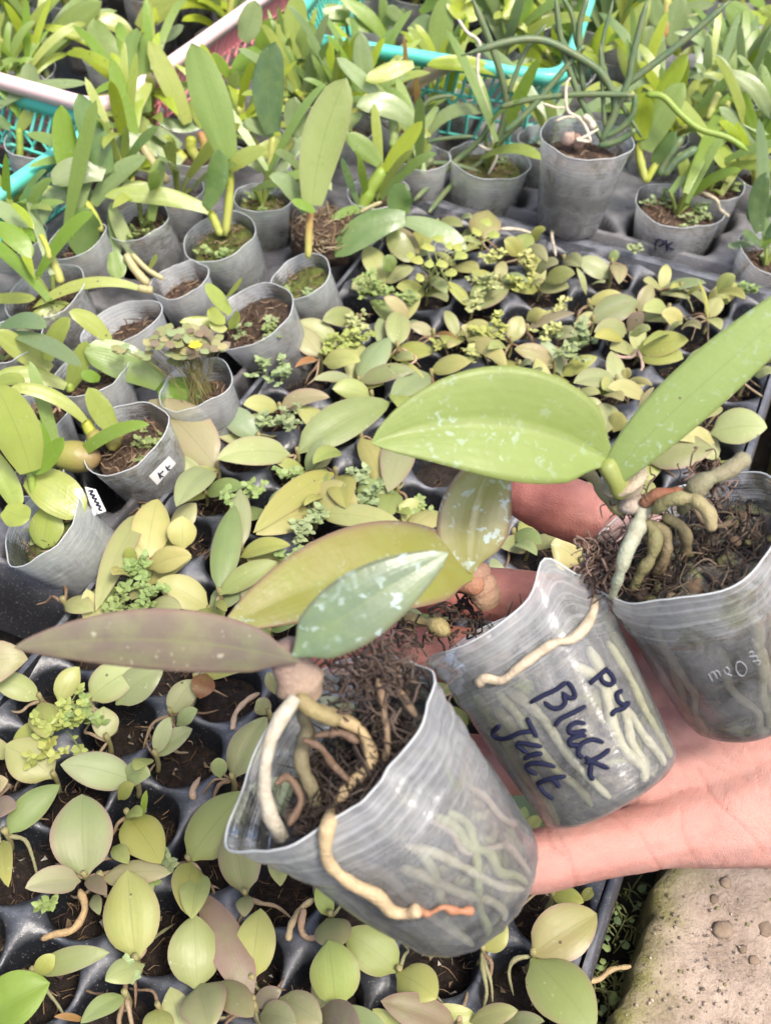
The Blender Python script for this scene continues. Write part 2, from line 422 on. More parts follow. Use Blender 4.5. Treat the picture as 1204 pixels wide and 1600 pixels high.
# concrete slab at the right of the seedling tray
m, n = newmat('weathered_concrete'); g = geo(n)
c = ramp(n, noisen(n, 40, 8, g, .72), [(.28, (.20, .15, .115)), (.5, (.36, .285, .225)), (.72, (.50, .41, .33))])
c = mixc(n, ramp(n, noisen(n, 260, 4, g, .7), [(.55, 0.0), (.7, .5)]), c, (.14, .115, .09))
at = attr(n, 'tint')
mo = mathn(n, 'MULTIPLY', at.outputs['Fac'], ramp(n, noisen(n, 70, 6, g, .7), [(.30, .25), (.62, 1.0)]))
c = mixc(n, mo, c, (.17, .17, .05))
out(n, princ(n, c, .85, .25, bump(n, mathn(n, 'ADD', noisen(n, 90, 8, g, .75), mathn(n, 'MULTIPLY', noisen(n, 500, 3, g), .4)), .9, .003))); M_CONC = m
SLABZ = -.035
edge_px = [(925, 1700), (962, 1600), (981, 1550), (999, 1500), (1010, 1458), (1019, 1420), (1033, 1378), (1062, 1290), (1105, 1160), (1150, 1020), (1195, 880), (1213, 780), (1222, 690), (1240, 600), (1268, 500)]
ep = crom([G(x, y, SLABZ) for x, y in edge_px], 6)
mb = MB(); vs = []; cs = []; fs = []; W = 46
for i, p in enumerate(ep):
    p = p + B_ * (.0035 * noise.noise(p * 55) + .002 * noise.noise(p * 170))
    for k in range(W):
        if k == 0: q = p + V((0, 0, -.06)) - B_ * .001; s = 1
        elif k == 1: q = p + V((0, 0, -.012)) - B_ * .0015; s = 1
        elif k == 2: q = p + V((0, 0, -.002)); s = 1
        else:
            d = (k - 2) / (W - 3); dd = d ** 1.6 * .8
            q = p + B_ * (dd + .003); q.z = SLABZ + .0022 * noise.noise(q * 40) + .0016 * noise.noise(q * 120)
            s = max(0, 1 - dd / (.017 + .012 * noise.noise(p * 20)))
        vs.append(q); cs.append((s, s, s))
for i in range(len(ep) - 1):
    for k in range(W - 1):
        a = i * W + k; fs.append((a, a + W, a + W + 1, a + 1))
mb.add(vs, fs, cs); o = mb.build('concrete_pavement', M_CONC); o['kind'] = 'structure'
# pebbles set in the slab
def pebble(mb, p, r, c, sq=.5):
    bm = bmesh.new(); bmesh.ops.create_icosphere(bm, subdivisions=2, radius=1)
    rot = R.uniform(0, 6); sx = R.uniform(.75, 1.35); off = V((R.random()*9,) * 3)
    vs = []
    for v in bm.verts:
        d = 1 + .38 * noise.noise(v.co * 1.6 + off) + .12 * noise.noise(v.co * 4 + off)
        x, y, z = v.co.x * sx * d * r, v.co.y * d * r, v.co.z * d * r * sq
        vs.append(V((x * math.cos(rot) - y * math.sin(rot), x * math.sin(rot) + y * math.cos(rot), z)) + p)
    fs = [tuple(v.index for v in f.verts) for f in bm.faces]; bm.free(); mb.add(vs, fs, c)
for i, (x, y, r, lab) in enumerate([(1129, 1452, .0052, 'smooth oval grey-brown pebble bedded in the bare concrete'), (1198, 1450, .0046, 'rounded brown pebble at the picture edge of the concrete, above the small one'),
                             (1160, 1483, .0020, 'tiny brown pebble between the two bigger ones on concrete'), (1133, 1378, .0034, 'dark flattish pebble in the concrete just under the palm'),
                             (1192, 1345, .0040, 'grey stone in the concrete close below the wrist'), (1115, 1405, .0022, 'small tan pebble on the mossy part of the concrete'),
                             (1178, 1500, .0026, 'low buff pebble in the concrete below the two dark ones')]):
    mb = MB(); p = G(x, y, SLABZ + .0005); pebble(mb, p - V((0, 0, r * .05)), r, tuple(x * .60 for x in lin((168 - 10 * (i % 3), 148 - 9 * (i % 3), 128 - 8 * (i % 3)))), .38)
    tag(mb.build('pebble', M_DEB, origin=p), lab, 'pebble', 'pebbles in the concrete')

mb = MB()
for _ in range(230):
    x, y = R.uniform(975, 1210), R.uniform(1385, 1620); q = G(x, y, SLABZ + .0012)
    if x < 1045 - (y - 1378) * .33: continue
    pebble(mb, q, R.uniform(.0003, .0009) * R.uniform(.6, 1.2), R.choice([(.20, .16, .125), (.28, .23, .18), (.36, .30, .24), (.15, .12, .09), (.20, .19, .09)]), .6)
mb.build('gravel', M_DEB)['kind'] = 'stuff'
# ---- plug tray
def superr(th, ra, rb, e):
    c, s = abs(math.cos(th)), abs(math.sin(th)); return ((c / ra) ** e + (s / rb) ** e) ** (-1 / e)
NT = 32
ang = [2 * math.pi * (k + .5) / NT for k in range(NT)]
mb = MB(); ms = MB()
cells = {}
for r_ in range(NROW):
    for c_ in range(NCOL):
        ca = ABACK - PITA * (r_ + .5); cb = BLEFT + PITB * (c_ + .5)
        cells[(r_, c_)] = (ca, cb)
        vs = []; fs = []
        rings = [(None, 0, 0), (2.5, .458, -.0014), (2.45, .444, -.0042), (2.4, .428, -.010), (2.4, .398, -.020), (2.3, .36, -.032), (2.2, .30, -.044)]
        for (e, k, z) in rings:
            for th in ang:
                cx, sx = math.cos(th), math.sin(th)
                if e is None:
                    r0 = min(PITB * .5 / max(1e-6, abs(cx)), PITA * .5 / max(1e-6, abs(sx)))
                    b, a = cx * r0, sx * r0
                    dn = min(1, (math.hypot(abs(b) - PITB/2, abs(a) - PITA/2)) / (PITB * .5))
                    zz = -.0062 * (dn ** 1.5)
                else:
                    rr = superr(th, PITB * k, PITA * k, e); b, a = cx * rr, sx * rr
                    dn = min(1, (math.hypot(abs(b) - PITB/2, abs(a) - PITA/2)) / (PITB * .5))
                    zz = z - .0062 * dn ** 1.5 * (1 if z > -.015 else .3)
                if e is None: b *= .9999; a *= .9999
                vs.append(AB(ca + a, cb + b, zz))
        for i in range(len(rings) - 1):
            for k in range(NT):
                k2 = (k + 1) % NT; fs.append((i*NT+k, i*NT+k2, (i+1)*NT+k2, (i+1)*NT+k))
        # outer corners of the square that the ring of samples skips
        mb.add(vs, fs, (.1, .1, .1))
        cs4 = []
        for sb in (-1, 1):
            for sa in (-1, 1):
                th0 = math.atan2(sa, sb) % (2 * math.pi)
                ks = sorted(range(NT), key=lambda k: abs((ang[k] - math.atan2(sa * PITA, sb * PITB) + math.pi) % (2*math.pi) - math.pi))[:2]
                mb.add([AB(ca + sa * PITA / 2, cb + sb * PITB / 2, 0.0003), vs[ks[0]], vs[ks[1]]], [(0, 1, 2)], (.1, .1, .1))
        # soil plug
        lev = R.uniform(-.028, -.017); off = V((ca * 7, cb * 7, R.random()))
        vs = []; fs = []; NR = 9
        for i in range(NR):
            f = i / (NR - 1)
            for k in range(NT):
                rr = superr(ang[k], PITB * .405, PITA * .405, 2.4) * f
                a, b = math.sin(ang[k]) * rr, math.cos(ang[k]) * rr
                q = V((a, b, 0)); z = lev + .004 * (1 - f * f) + .0035 * noise.noise(q * 120 + off) + .0022 * noise.noise(q * 420 + off)
                vs.append(AB(ca + a, cb + b, z))
        for i in range(NR - 1):
            for k in range(NT):
                k2 = (k + 1) % NT; fs.append((i*NT+k, (i+1)*NT+k, (i+1)*NT+k2, i*NT+k2))
        ms.add(vs, fs, (.05, .04, .03))
# rim flange and skirt round the tray
a1, b0, b1 = ABACK, BLEFT, BLEFT + PITB * NCOL; a0 = ABACK - PITA * NROW
rm = [(0, -.0062), (.004, .0012), (.010, .0018), (.0165, 0), (.0185, -.004), (.0195, -.045)]
rs = [(0, -.004), (.0015, .0008), (.004, .0012), (.006, -.001), (.007, -.004), (.008, -.045)]
corner = []
for (d, z), (e, z2) in zip(rm, rs):
    corner.append([AB(a1 + d, b0 - e, (z+z2)/2), AB(a1 + d, b1 + e, (z+z2)/2), AB(a0 - e, b1 + e, z2), AB(a0 - e, b0 - e, z2)])
for s in range(4):
    for i in range(len(rm) - 1):
        segs = 40; vs = []; fs = []
        for k in range(segs + 1):
            t = k / segs
            p = corner[i][s].lerp(corner[i][(s+1) % 4], t); q = corner[i+1][s].lerp(corner[i+1][(s+1) % 4], t)
            wv = V((0, 0, .0015 * noise.noise(p * 22)))
            vs += [p + wv, q + wv]
        for k in range(segs): fs.append((2*k, 2*k+1, 2*k+3, 2*k+2))
        mb.add(vs, fs, (.1, .1, .1))
tray = thing('seedling_tray', 'black plug tray full of small orchid seedlings under the held pots', 'seedling tray', AB((a0+a1)/2, (b0+b1)/2, -.045))
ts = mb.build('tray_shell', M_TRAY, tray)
bm = bmesh.new(); bm.from_mesh(ts.data); bmesh.ops.remove_doubles(bm, verts=bm.verts, dist=.00004); bmesh.ops.recalc_face_normals(bm, faces=bm.faces)
if sum(f.normal.z * f.calc_area() for f in bm.faces) < 0: bmesh.ops.reverse_faces(bm, faces=bm.faces)
bm.to_mesh(ts.data); bm.free()
tag(ms.build('soil', M_SOIL, tray), kind='stuff')
# fine bits lying on the plugs
mf = MB()
for (r_, c_), (ca, cb) in cells.items():
    for _ in range(42):
        p = AB(ca + R.uniform(-.4, .4) * PITA, cb + R.uniform(-.4, .4) * PITB, -.018 + R.uniform(-.004, .004))
        L = R.uniform(.003, .011); d = V((R.uniform(-1, 1), R.uniform(-1, 1), R.uniform(-.25, .35))).normalized() * L
        c = R.choice([(.10, .06, .035), (.17, .11, .06), (.05, .03, .02), (.28, .20, .12), (.03, .02, .015)])
        mid = p + d * .5 + V((R.uniform(-1, 1), R.uniform(-1, 1), .5)) * L * .25
        tube(mf, crom([p, mid, p + d], 2), (R.uniform(.00015, .0005), .00012), c, 3, cap=False)
    for _ in range(9):
        p = AB(ca + R.uniform(-.38, .38) * PITA, cb + R.uniform(-.36, .36) * PITB, -.0185)
        mf.add([p + V((R.uniform(-1, 1), R.uniform(-1, 1), R.uniform(0, 1))) * .0022 for _ in range(4)], [(0, 1, 2, 3)], R.choice([(.06, .04, .03), (.14, .10, .06), (.22, .17, .11), (.45, .42, .36)]))
tag(mf.build('soil_bits', M_DEB, tray), kind='stuff')

def cell_of(p):
    a = p.dot(A_); b = p.dot(B_); return int(math.floor((ABACK - a) / PITA)), int(math.floor((b - BLEFT) / PITB))

# ---- pots
CUPS = []   # (px, py, width px, soil, tilt, rim z)
class Cup: pass
def make_cup(Rc, ax, rt, rb, h, mat, parent, fn=None, soil=.86, soilmat=M_SOIL2, name='cup', nt_=48, nh=22, ref=None, plugc=(.05, .04, .03), crum=0):
    ax = ax.normalized(); x = (ref or V((1, 0, 0))); x = (x - ax * x.dot(ax)).normalized(); y = ax.cross(x)
    mb = MB(); vs = []; ls = []; fs = []
    o = V((R.random() * 50, 0, 0))
    def surf(t, th, k=1.0):
        dr, dh = fn(th, t) if fn else (0, 0)
        if crum: q_ = noise.noise(V((math.cos(th) * 1.5, math.sin(th) * 1.5, t * 1.3)) + o * 1.7); dr += crum * (abs(q_) - .15) * min(1, t * 3) - crum * .35 * abs(noise.noise(V((math.cos(th) * 3.3, math.sin(th) * 3.3, t * 2.2)) + o))
        r = rb + (rt - rb) * (t ** .92)
        if t < .06: r -= rb * .16 * (1 - t / .06) ** 2
        rib = 0
        if t > .72: rib = .0007 * (math.sin((t - .72) * 75) > .2) * (1 if k == 1 else 0)
        r = r * k + rib + dr * (k if k == 1 else k * k) + .0014 * t * t * noise.noise(V((math.cos(th) * 1.6, math.sin(th) * 1.6, t * 1.2)) + o) * 2
        hh = -h * (1 - t) + dh * t ** 4
        return Rc + ax * hh + x * (math.cos(th) * r) + y * (math.sin(th) * r)
    for i in range(nh + 1):
        t = i / nh
        for k in range(nt_):
            th = 2 * math.pi * k / nt_; vs.append(surf(t, th)); ls.append((th, t, 0))
    for i in range(nh):
        for k in range(nt_):
            k2 = (k + 1) % nt_; fs.append((i*nt_+k, i*nt_+k2, (i+1)*nt_+k2, (i+1)*nt_+k))
    vs.append(Rc - ax * (h - .003)); ls.append((0, 0, 0)); nn = len(vs) - 1
    fs += [(nn, (k+1) % nt_, k) for k in range(nt_)]
    mb.add(vs, fs, (.7, .7, .7), ls)
    lip = [surf(1, 2 * math.pi * k / nt_) for k in range(nt_ + 1)]
    cup = mb.build(name, mat, parent)
    ml = MB(); tube(ml, lip, .00034, (.42, .44, .44), 6, cap=False)
    ml.build('rim', M_PAPER, cup) if name == 'cup' else None
    # potting mix: the plug that fills the cup, seen through the wall
    mp = MB(); vs = []; fs = []; T = [0.015, .1, .25, .4, .55, .7, soil]
    T = [t for t in T if t <= soil]
    for t in T:
        for k in range(nt_):
            th = 2 * math.pi * k / nt_
            kk = .885 - .03 * abs(noise.noise(V((math.cos(th) * 5, math.sin(th) * 5, t * 9)) + o))
            vs.append(surf(t, th, kk))
    tc_ = Rc - ax * (h * (1 - soil)); NRr = 7
    for j in range(1, NRr):
        f = 1 - j / NRr
        for k in range(nt_):
            p = tc_.lerp(vs[(len(T)-1)*nt_ + k], f)
            vs.append(p + ax * (.0045 * noise.noise(p * 90) + .003 * noise.noise(p * 260) + .003 * (1 - f)))
    rows = len(T) + NRr - 1
    for i in range(rows - 1):
        for k in range(nt_):
            k2 = (k + 1) % nt_; fs.append((i*nt_+k, i*nt_+k2, (i+1)*nt_+k2, (i+1)*nt_+k))
    vs.append(tc_ + ax * .003); nn = len(vs) - 1; fs += [(nn, (rows-1)*nt_ + k, (rows-1)*nt_ + (k+1) % nt_) for k in range(nt_)]
    mp.add(vs, fs, plugc)
    mix = mp.build('potting_mix', soilmat, parent)
    c = Cup(); c.surf = surf; c.mb = mb; c.mp = mp; c.top = tc_; c.ax = ax; c.x = x; c.y = y; c.rt = rt; c.rb = rb; c.h = h; c.R = Rc; c.bvh = mb.bvh(); c.mbvh = mp.bvh(); c.obj = cup; c.mix = mix
    return c
def bits(parent, c, n_, rad, name='mulch', cols=None, L0=.003, L1=.012, curl=.4, fr=.0005, zup=.4):
    mb = MB()
    for _ in range(n_):
        a = R.uniform(0, 6.28); r = rad * math.sqrt(R.random())
        p = c.top + c.x * math.cos(a) * r + c.y * math.sin(a) * r + c.ax * R.uniform(-.001, .004)
        L = R.uniform(L0, L1); d = (c.x * R.uniform(-1, 1) + c.y * R.uniform(-1, 1) + c.ax * R.uniform(-.1, zup)).normalized() * L
        e_ = p + d - c.top; e_ -= c.ax * e_.dot(c.ax)
        if e_.length > rad: d = d - e_ * (1 - rad / e_.length)
        cc = R.choice(cols or [(.10, .06, .035), (.20, .13, .08), (.05, .03, .02), (.30, .22, .14)])
        mid = p + d * .5 + V((R.uniform(-1, 1), R.uniform(-1, 1), R.uniform(-1, 1))) * L * curl * .6
        tube(mb, crom([p, mid, p + d], 3), (R.uniform(.3, 1.3) * fr, fr * .3), cc, 4, cap=False)
    return tag(mb.build(name, M_DEB, parent), kind='stuff')
def strokes(bvh, lists, tile, rad, c, name, parent, off=.0003, mat=None):
    ox, oy, s = tile; mb = MB()
    for L in lists:
        pts = []
        for p in crom([V((ox + L[i] / s, oy + L[i+1] / s, 0)) for i in range(0, len(L), 2)], 5):
            d = ray(p.x, p.y).normalized(); hit = bvh.ray_cast(CAM, d)
            if hit[0] is not None: pts.append(hit[0] - d * off)
        if len(pts) > 1: tube(mb, pts, rad, c, 6)
    return mb.build(name, mat or M_INK, parent)

def weed_shape(mb, p, size, n_, c, dense=1.0, leafr=.0021):
    for _ in range(n_):
        a = R.uniform(0, 6.28); el = R.uniform(.25, 1.4); L = size * R.uniform(.45, 1)
        d = V((math.cos(a) * math.cos(el), math.sin(a) * math.cos(el), math.sin(el) * .8))
        q = p + d * L; md = p + d * L * .5 + V((0, 0, L * .15))
        tube(mb, crom([p, md, q], 3), .0003, tuple(x * .7 for x in c), 4, cap=False)
        kk = R.randint(4, 6)
        for j in range(kk + 3):
            b = R.uniform(0, 6.28)
            fr = 1 if j < kk else R.uniform(.4, .85)
            o = p.lerp(q, fr)
            dd = V((math.cos(b), math.sin(b), R.uniform(-.1, .5))).normalized()
            ll = leafr * R.uniform(.8, 1.6)
            f = R.uniform(.8, 1.25); cc = tuple(x * f for x in c)
            leaf(mb, o, o + dd * ll * .6 + V((0, 0, ll * .1)), o + dd * ll * 1.5, ll * 1.05, (V((0, 0, 1)) + dd * -.2 + V((R.uniform(-.4, .4), R.uniform(-.4, .4), 0))).normalized(), cc, 0, 'oval', .1, 4, 2)

# left and back pot trays
pots = [  # px, py (rim centre), width px, rim z, label, cup index, extra
 (343, 368, 120, .028, 'clear cup with moss round a glossy long-leaved orchid, third row from the front', 1, 'moss'),
 (280, 437, 92, .026, 'tall clear cup of bare brown peat with a cane leaning in over it', 1, 'peat'),
 (395, 492, 138, .028, 'clear cup beside the seedling tray with a tiny lime seedling and green weed', 0, 'weed'),
 (190, 505, 132, .028, 'clear cup of bare brown peat with no leaves of its own', 1, 'peat'),
 (303, 602, 118, .028, 'clear cup overgrown by pinkish clover with one yellow flower', 1, 'oxalis'),
 (193, 682, 142, .032, 'clear cup with three swollen green bulbs and a small weed', 2, 'weed2'),
 (50, 650, 112, .026, 'clear cup with brown dried roots curled on its peat', 1, 'roots'),
 (66, 818, 146, .028, 'front clear cup with round glossy leaves and a white sticker', 1, 'moss'),
 (72, 455, 128, .026, 'clear cup under a thick pale cane, behind the bare peat one', 2, 'peat'),
 (140, 582, 118, .026, 'clear cup with a spreading lime-green orchid and black letters', 1, 'peat'),
 (410, 308, 92, .028, 'mossy clear cup below the big dark bluish leaf', 0, 'moss'),
 (470, 432, 100, .026, 'mossy cup holding one tall yellowish leaf on a thin brown cane', 1, 'moss'),
 (276, 295, 78, .028, 'clear cup with a small round leaf behind the glossy orchid', 1, 'peat'),
 (765, 250, 125, .028, 'squat clear cup with moss and pencil-leaved orchid', 0, 'moss'),
 (915, 215, 142, .075, 'tall clear cup standing on the grey tray with chunky roots and pencil leaves', 0, 'peat'),
 (1060, 322, 135, .022, 'low clear cup with small weeds and a yellow leaf, marked with black letters', 2, 'weed3'),
 (1112, 285, 96, .028, 'clear cup tucked behind the low weedy cup', 1, 'weed'),
 (1205, 395, 105, .020, 'dark-rimmed cup at the picture edge with small deep green leaves', 2, 'peat'),
 (950, 40, 100, .045, 'white-rimmed cup of dark soil high behind the pencil-leaved orchids', 1, 'peat'),
 (505, 385, 100, .010, 'uncovered ball of brown roots behind the seedling tray corner', 1, 'ball'),
 (590, 300, 96, .026, 'clear cup behind the root ball with a thick pale green shoot', 1, 'peat'),
 (60, 740, 90, .010, 'sunken clear cup between two front cups, mostly hidden', 0, 'peat'),
 (850, 215, 80, .030, 'small cup of dark soil between the two pencil-leaved orchids', 1, 'peat'),
 (215, 345, 100, .030, 'clear cup with feathery weed under the drooping leaves', 2, 'weed'),
 (120, 372, 92, .026, 'clear cup beneath the broad bent leaves by the teal basket', 1, 'peat'),
 (15, 530, 100, .030, 'clear cup at the picture edge among arching leaves', 2, 'peat'),
 (660, 245, 84, .030, 'clear cup behind the squat mossy pot', 1, 'peat'),
 (470, 280, 84, .026, 'clear cup under the large dark rounded leaf', 1, 'peat'),
]
holes = [(G(x, y, z)) for (x, y, w_, z, *_k) in pots]
def pot_tray(name, label, a0, a1, b0, b1, mat, skip=(), extra=()):
    nx = int((b1 - b0) / .0035); ny = int((a1 - a0) / .0035); mb = MB(); vs = []; fs = []
    H = [(h.dot(A_), h.dot(B_), max(.024, px2m(pots[i][2], h) * .5 * 1.04)) for i, h in enumerate(holes) if i not in skip] + list(extra)
    for j in range(ny + 1):
        for i in range(nx + 1):
            b = b0 + (b1 - b0) * i / nx; a = a0 + (a1 - a0) * j / ny
            d = min(a - a0, a1 - a, b - b0, b1 - b)
            z = 0
            if d < .012: z = -.012 * (1 - d / .012) ** 2.2
            if d < .004: z = -.03
            if d < .001: z = -.055
            z += .0012 * noise.noise(V((a * 18, b * 18, 0)))
            for (ha, hb, hr) in (H if d > .013 else ()):
                q = math.hypot(a - ha, b - hb) - hr
                if q < .006: z = min(z, -.004 * (1 - max(0, q) / .006) ** 2 if q > 0 else max(-.05, -.004 + q * 8))
            vs.append(AB(a, b, z))
    for j in range(ny):
        for i in range(nx):
            q = j * (nx + 1) + i; fs.append((q, q+1, q+nx+2, q+nx+1))
    mb.add(vs, fs, (.1, .1, .1)); o = mb.build(name, mat, origin=AB((a0+a1)/2, (b0+b1)/2, 0)); return tag(o, label, 'pot tray')
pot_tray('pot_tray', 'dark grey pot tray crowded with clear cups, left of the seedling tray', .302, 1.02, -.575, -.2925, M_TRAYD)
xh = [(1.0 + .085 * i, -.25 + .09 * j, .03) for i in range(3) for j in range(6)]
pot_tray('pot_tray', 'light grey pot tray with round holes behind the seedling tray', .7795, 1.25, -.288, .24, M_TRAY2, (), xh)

# ------------------------------------------------------------------ potted orchids of the trays and baskets
# leaf lists: tile: (points... width code); two points = straight, three = bent
PLANTS = {
 0: ["00:1075 750 1000 480 900 200 180 w;970 970 1040 840 1030 700 105 d;985 990 740 880 490 922 90 l;1080 800 1130 730 1250 700 80 l", 'cane:00:1075 750 1080 900 1060 1110 42 Y;985 990 1010 1040 1040 1110 40 Y'],
 1: ["01:530 -20 560 50 550 110 90 g;700 60 720 30 740 -10 30 l", 'cane:01:590 -10 640 70 700 135 42 a;620 -10 690 60 770 110 26 a'],
 2: ["01:1085 270 1030 200 965 130 75 l;1060 300 1010 290 980 250 80 l;1050 330 950 290 845 312 50 l;1060 330 1030 340 985 325 70 y;1075 330 1110 300 1125 270 70 l;1070 190 1100 160 1140 100 22 l", None],
 5: ["01:400 775 240 600 40 625 72 l;548 830 480 740 415 620 112 l;230 910 180 830 100 740 95 G", 'cane:01:400 770 430 830 460 880 60 Y;545 830 545 860 535 890 60 Y'],
 7: ["01:145 1015 100 830 -20 600 215 l;150 1005 210 990 300 850 90 G;130 1035 260 1090 395 1225 205 l;-60 900 50 1080 90 1190 110 l", 'cane:01:140 1010 150 1060 160 1120 40 G', "02:235 -15 215 80 205 172 175 l;20 -10 80 20 140 30 130 l"],
 8: ["01:650 150 400 60 155 245 56 l;80 390 200 260 330 225 85 l;-60 200 60 195 170 200 60 l", 'cane:01:650 150 690 158 720 162 40 a;240 0 265 60 290 130 46 l'],
 9: ["01:310 615 150 530 -20 560 85 l;330 615 370 520 410 400 95 l;755 600 570 460 395 450 175 w;745 655 850 615 938 690 165 G;515 400 430 290 325 262 90 l;225 490 240 380 330 290 95 l;240 535 100 440 -20 350 110 l;470 580 430 560 380 560 60 G", 'cane:01:330 640 330 620 320 600 40 G'],
 10: ["10:80 625 30 420 90 195 150 D;215 640 170 560 180 455 108 b;170 640 80 700 -20 725 80 l;80 640 0 590 -60 570 60 b", 'cane:10:80 640 70 740 60 840 40 l;170 650 150 690 110 720 40 l'],
 11: ["10:265 965 290 640 425 365 205 k;275 995 230 960 165 945 55 G;235 1000 160 830 60 830 92 b", 'cane:10:255 980 248 1090 245 1215 36 r'],
 12: ["00:640 630 570 470 528 275 85 G;645 660 560 640 490 800 110 b;690 730 600 740 460 970 80 b", 'cane:00:640 640 710 750 790 860 44 a'],
 13: ["10:800 640 910 460 1075 532 64 b", 'pencil:10:1110 735 1165 560 1170 430 1100 200 1010 -20 34 D;1130 680 1180 630 1260 560 30 D;740 945 900 790 1050 660 1110 555 32 D;810 1000 930 860 1100 730 28 D;760 770 900 770 1060 810 26 D;655 755 770 680 900 650 1030 640 22 D;750 545 820 470 930 448 24 D'],
 14: [None, 'pencil:20:410 665 480 500 420 350 300 260 150 190 0 190 -240 260 38 D;420 660 300 420 230 200 200 -20 32 D;-40 620 100 490 300 250 330 225 30 D;-60 500 100 460 300 440 480 440 570 445 32 D;620 440 700 450 780 530 870 600 1000 640 1100 705 34 G;410 660 530 400 560 260 630 -10 34 D;515 405 640 310 820 170 1020 -5 36 D;420 640 500 600 560 530 572 430 32 D;400 680 480 660 545 625 570 600 34 D;330 430 310 150 350 -20 32 D;430 600 420 430 408 200 22 D;-20 440 60 240 160 110 24 D;310 380 250 220 190 110 26 D;300 220 280 80 230 -20 24 D;600 640 420 300 470 -10 22 D'],
 15: ["20:600 650 585 520 625 430 112 Y;620 700 690 520 800 385 130 w;665 520 720 380 815 255 92 Y;655 760 700 700 760 610 75 d", 'cane:20:600 650 590 720 620 850 40 Y;620 850 670 760 740 660 34 Y;700 820 760 750 860 690 44 D;680 820 720 730 790 640 44 D'],
 16: ["20:1060 750 1130 690 1210 700 75 l;1040 745 980 740 940 690 120 l;1170 700 1080 590 960 498 72 b;1145 640 1090 540 1080 425 60 G;990 345 1140 340 1215 570 72 b", 'cane:20:850 775 940 650 1005 470 38 Y;910 560 930 500 960 430 40 l'],
 17: ["20:1150 1080 1120 950 1180 800 90 D;1180 1000 1260 900 1300 800 80 D;1150 1120 1060 1140 1000 1145 40 D;1160 1060 1110 1010 1110 960 60 D;1180 1100 1230 1060 1260 1000 60 D;1150 1150 1190 1100 1260 1090 50 G;1160 1140 1100 1090 1070 1080 46 D", None],
 18: [None, None],
 20: ["10:600 800 680 700 782 568 78 Y;582 770 520 700 425 628 92 w;480 960 430 830 400 740 40 D", 'cane:10:490 990 540 890 600 790 66 G'],
 3: [None, None], 4: [None, None],
 6: ["01:-30 600 60 560 120 590 60 l", None],
 22: [None, None],
 23: ["00:640 1210 560 1080 520 950 72 k;545 1210 560 1080 515 955 70 d;760 960 700 860 570 880 70 l", None],
 24: ["00:370 925 300 720 288 490 120 G;512 815 440 640 370 440 135 d;370 945 230 830 180 1090 78 b;440 965 520 800 690 735 86 b;490 825 330 760 250 870 130 b;425 1210 360 1080 430 985 165 d", 'cane:00:375 925 430 990 480 1090 40 Y'],
 25: ["00:-40 940 60 1030 180 1052 90 b;-30 1060 80 1090 150 1215 100 G;60 960 120 1000 160 1080 40 Y", 'cane:00:190 1100 220 1160 235 1220 30 Y'],
 26: ["10:850 500 760 640 700 740 50 g;820 640 760 600 750 560 40 l;720 780 760 700 830 690 70 g", 'cane:10:720 850 760 820 830 740 40 D'],
 27: ["10:745 580 620 450 470 500 112 b;590 470 500 370 378 270 72 b;740 300 620 330 515 380 82 l;530 380 500 300 490 150 90 b", 'cane:10:640 560 650 620 640 700 46 g'],
 19: ["10:700 1030 520 1020 370 1210 150 d;700 1015 650 950 700 865 125 d;700 1040 860 1060 990 1175 100 b;640 1080 660 1150 740 1230 110 o", 'cane:10:490 1000 520 980 590 950 20 a'],
}
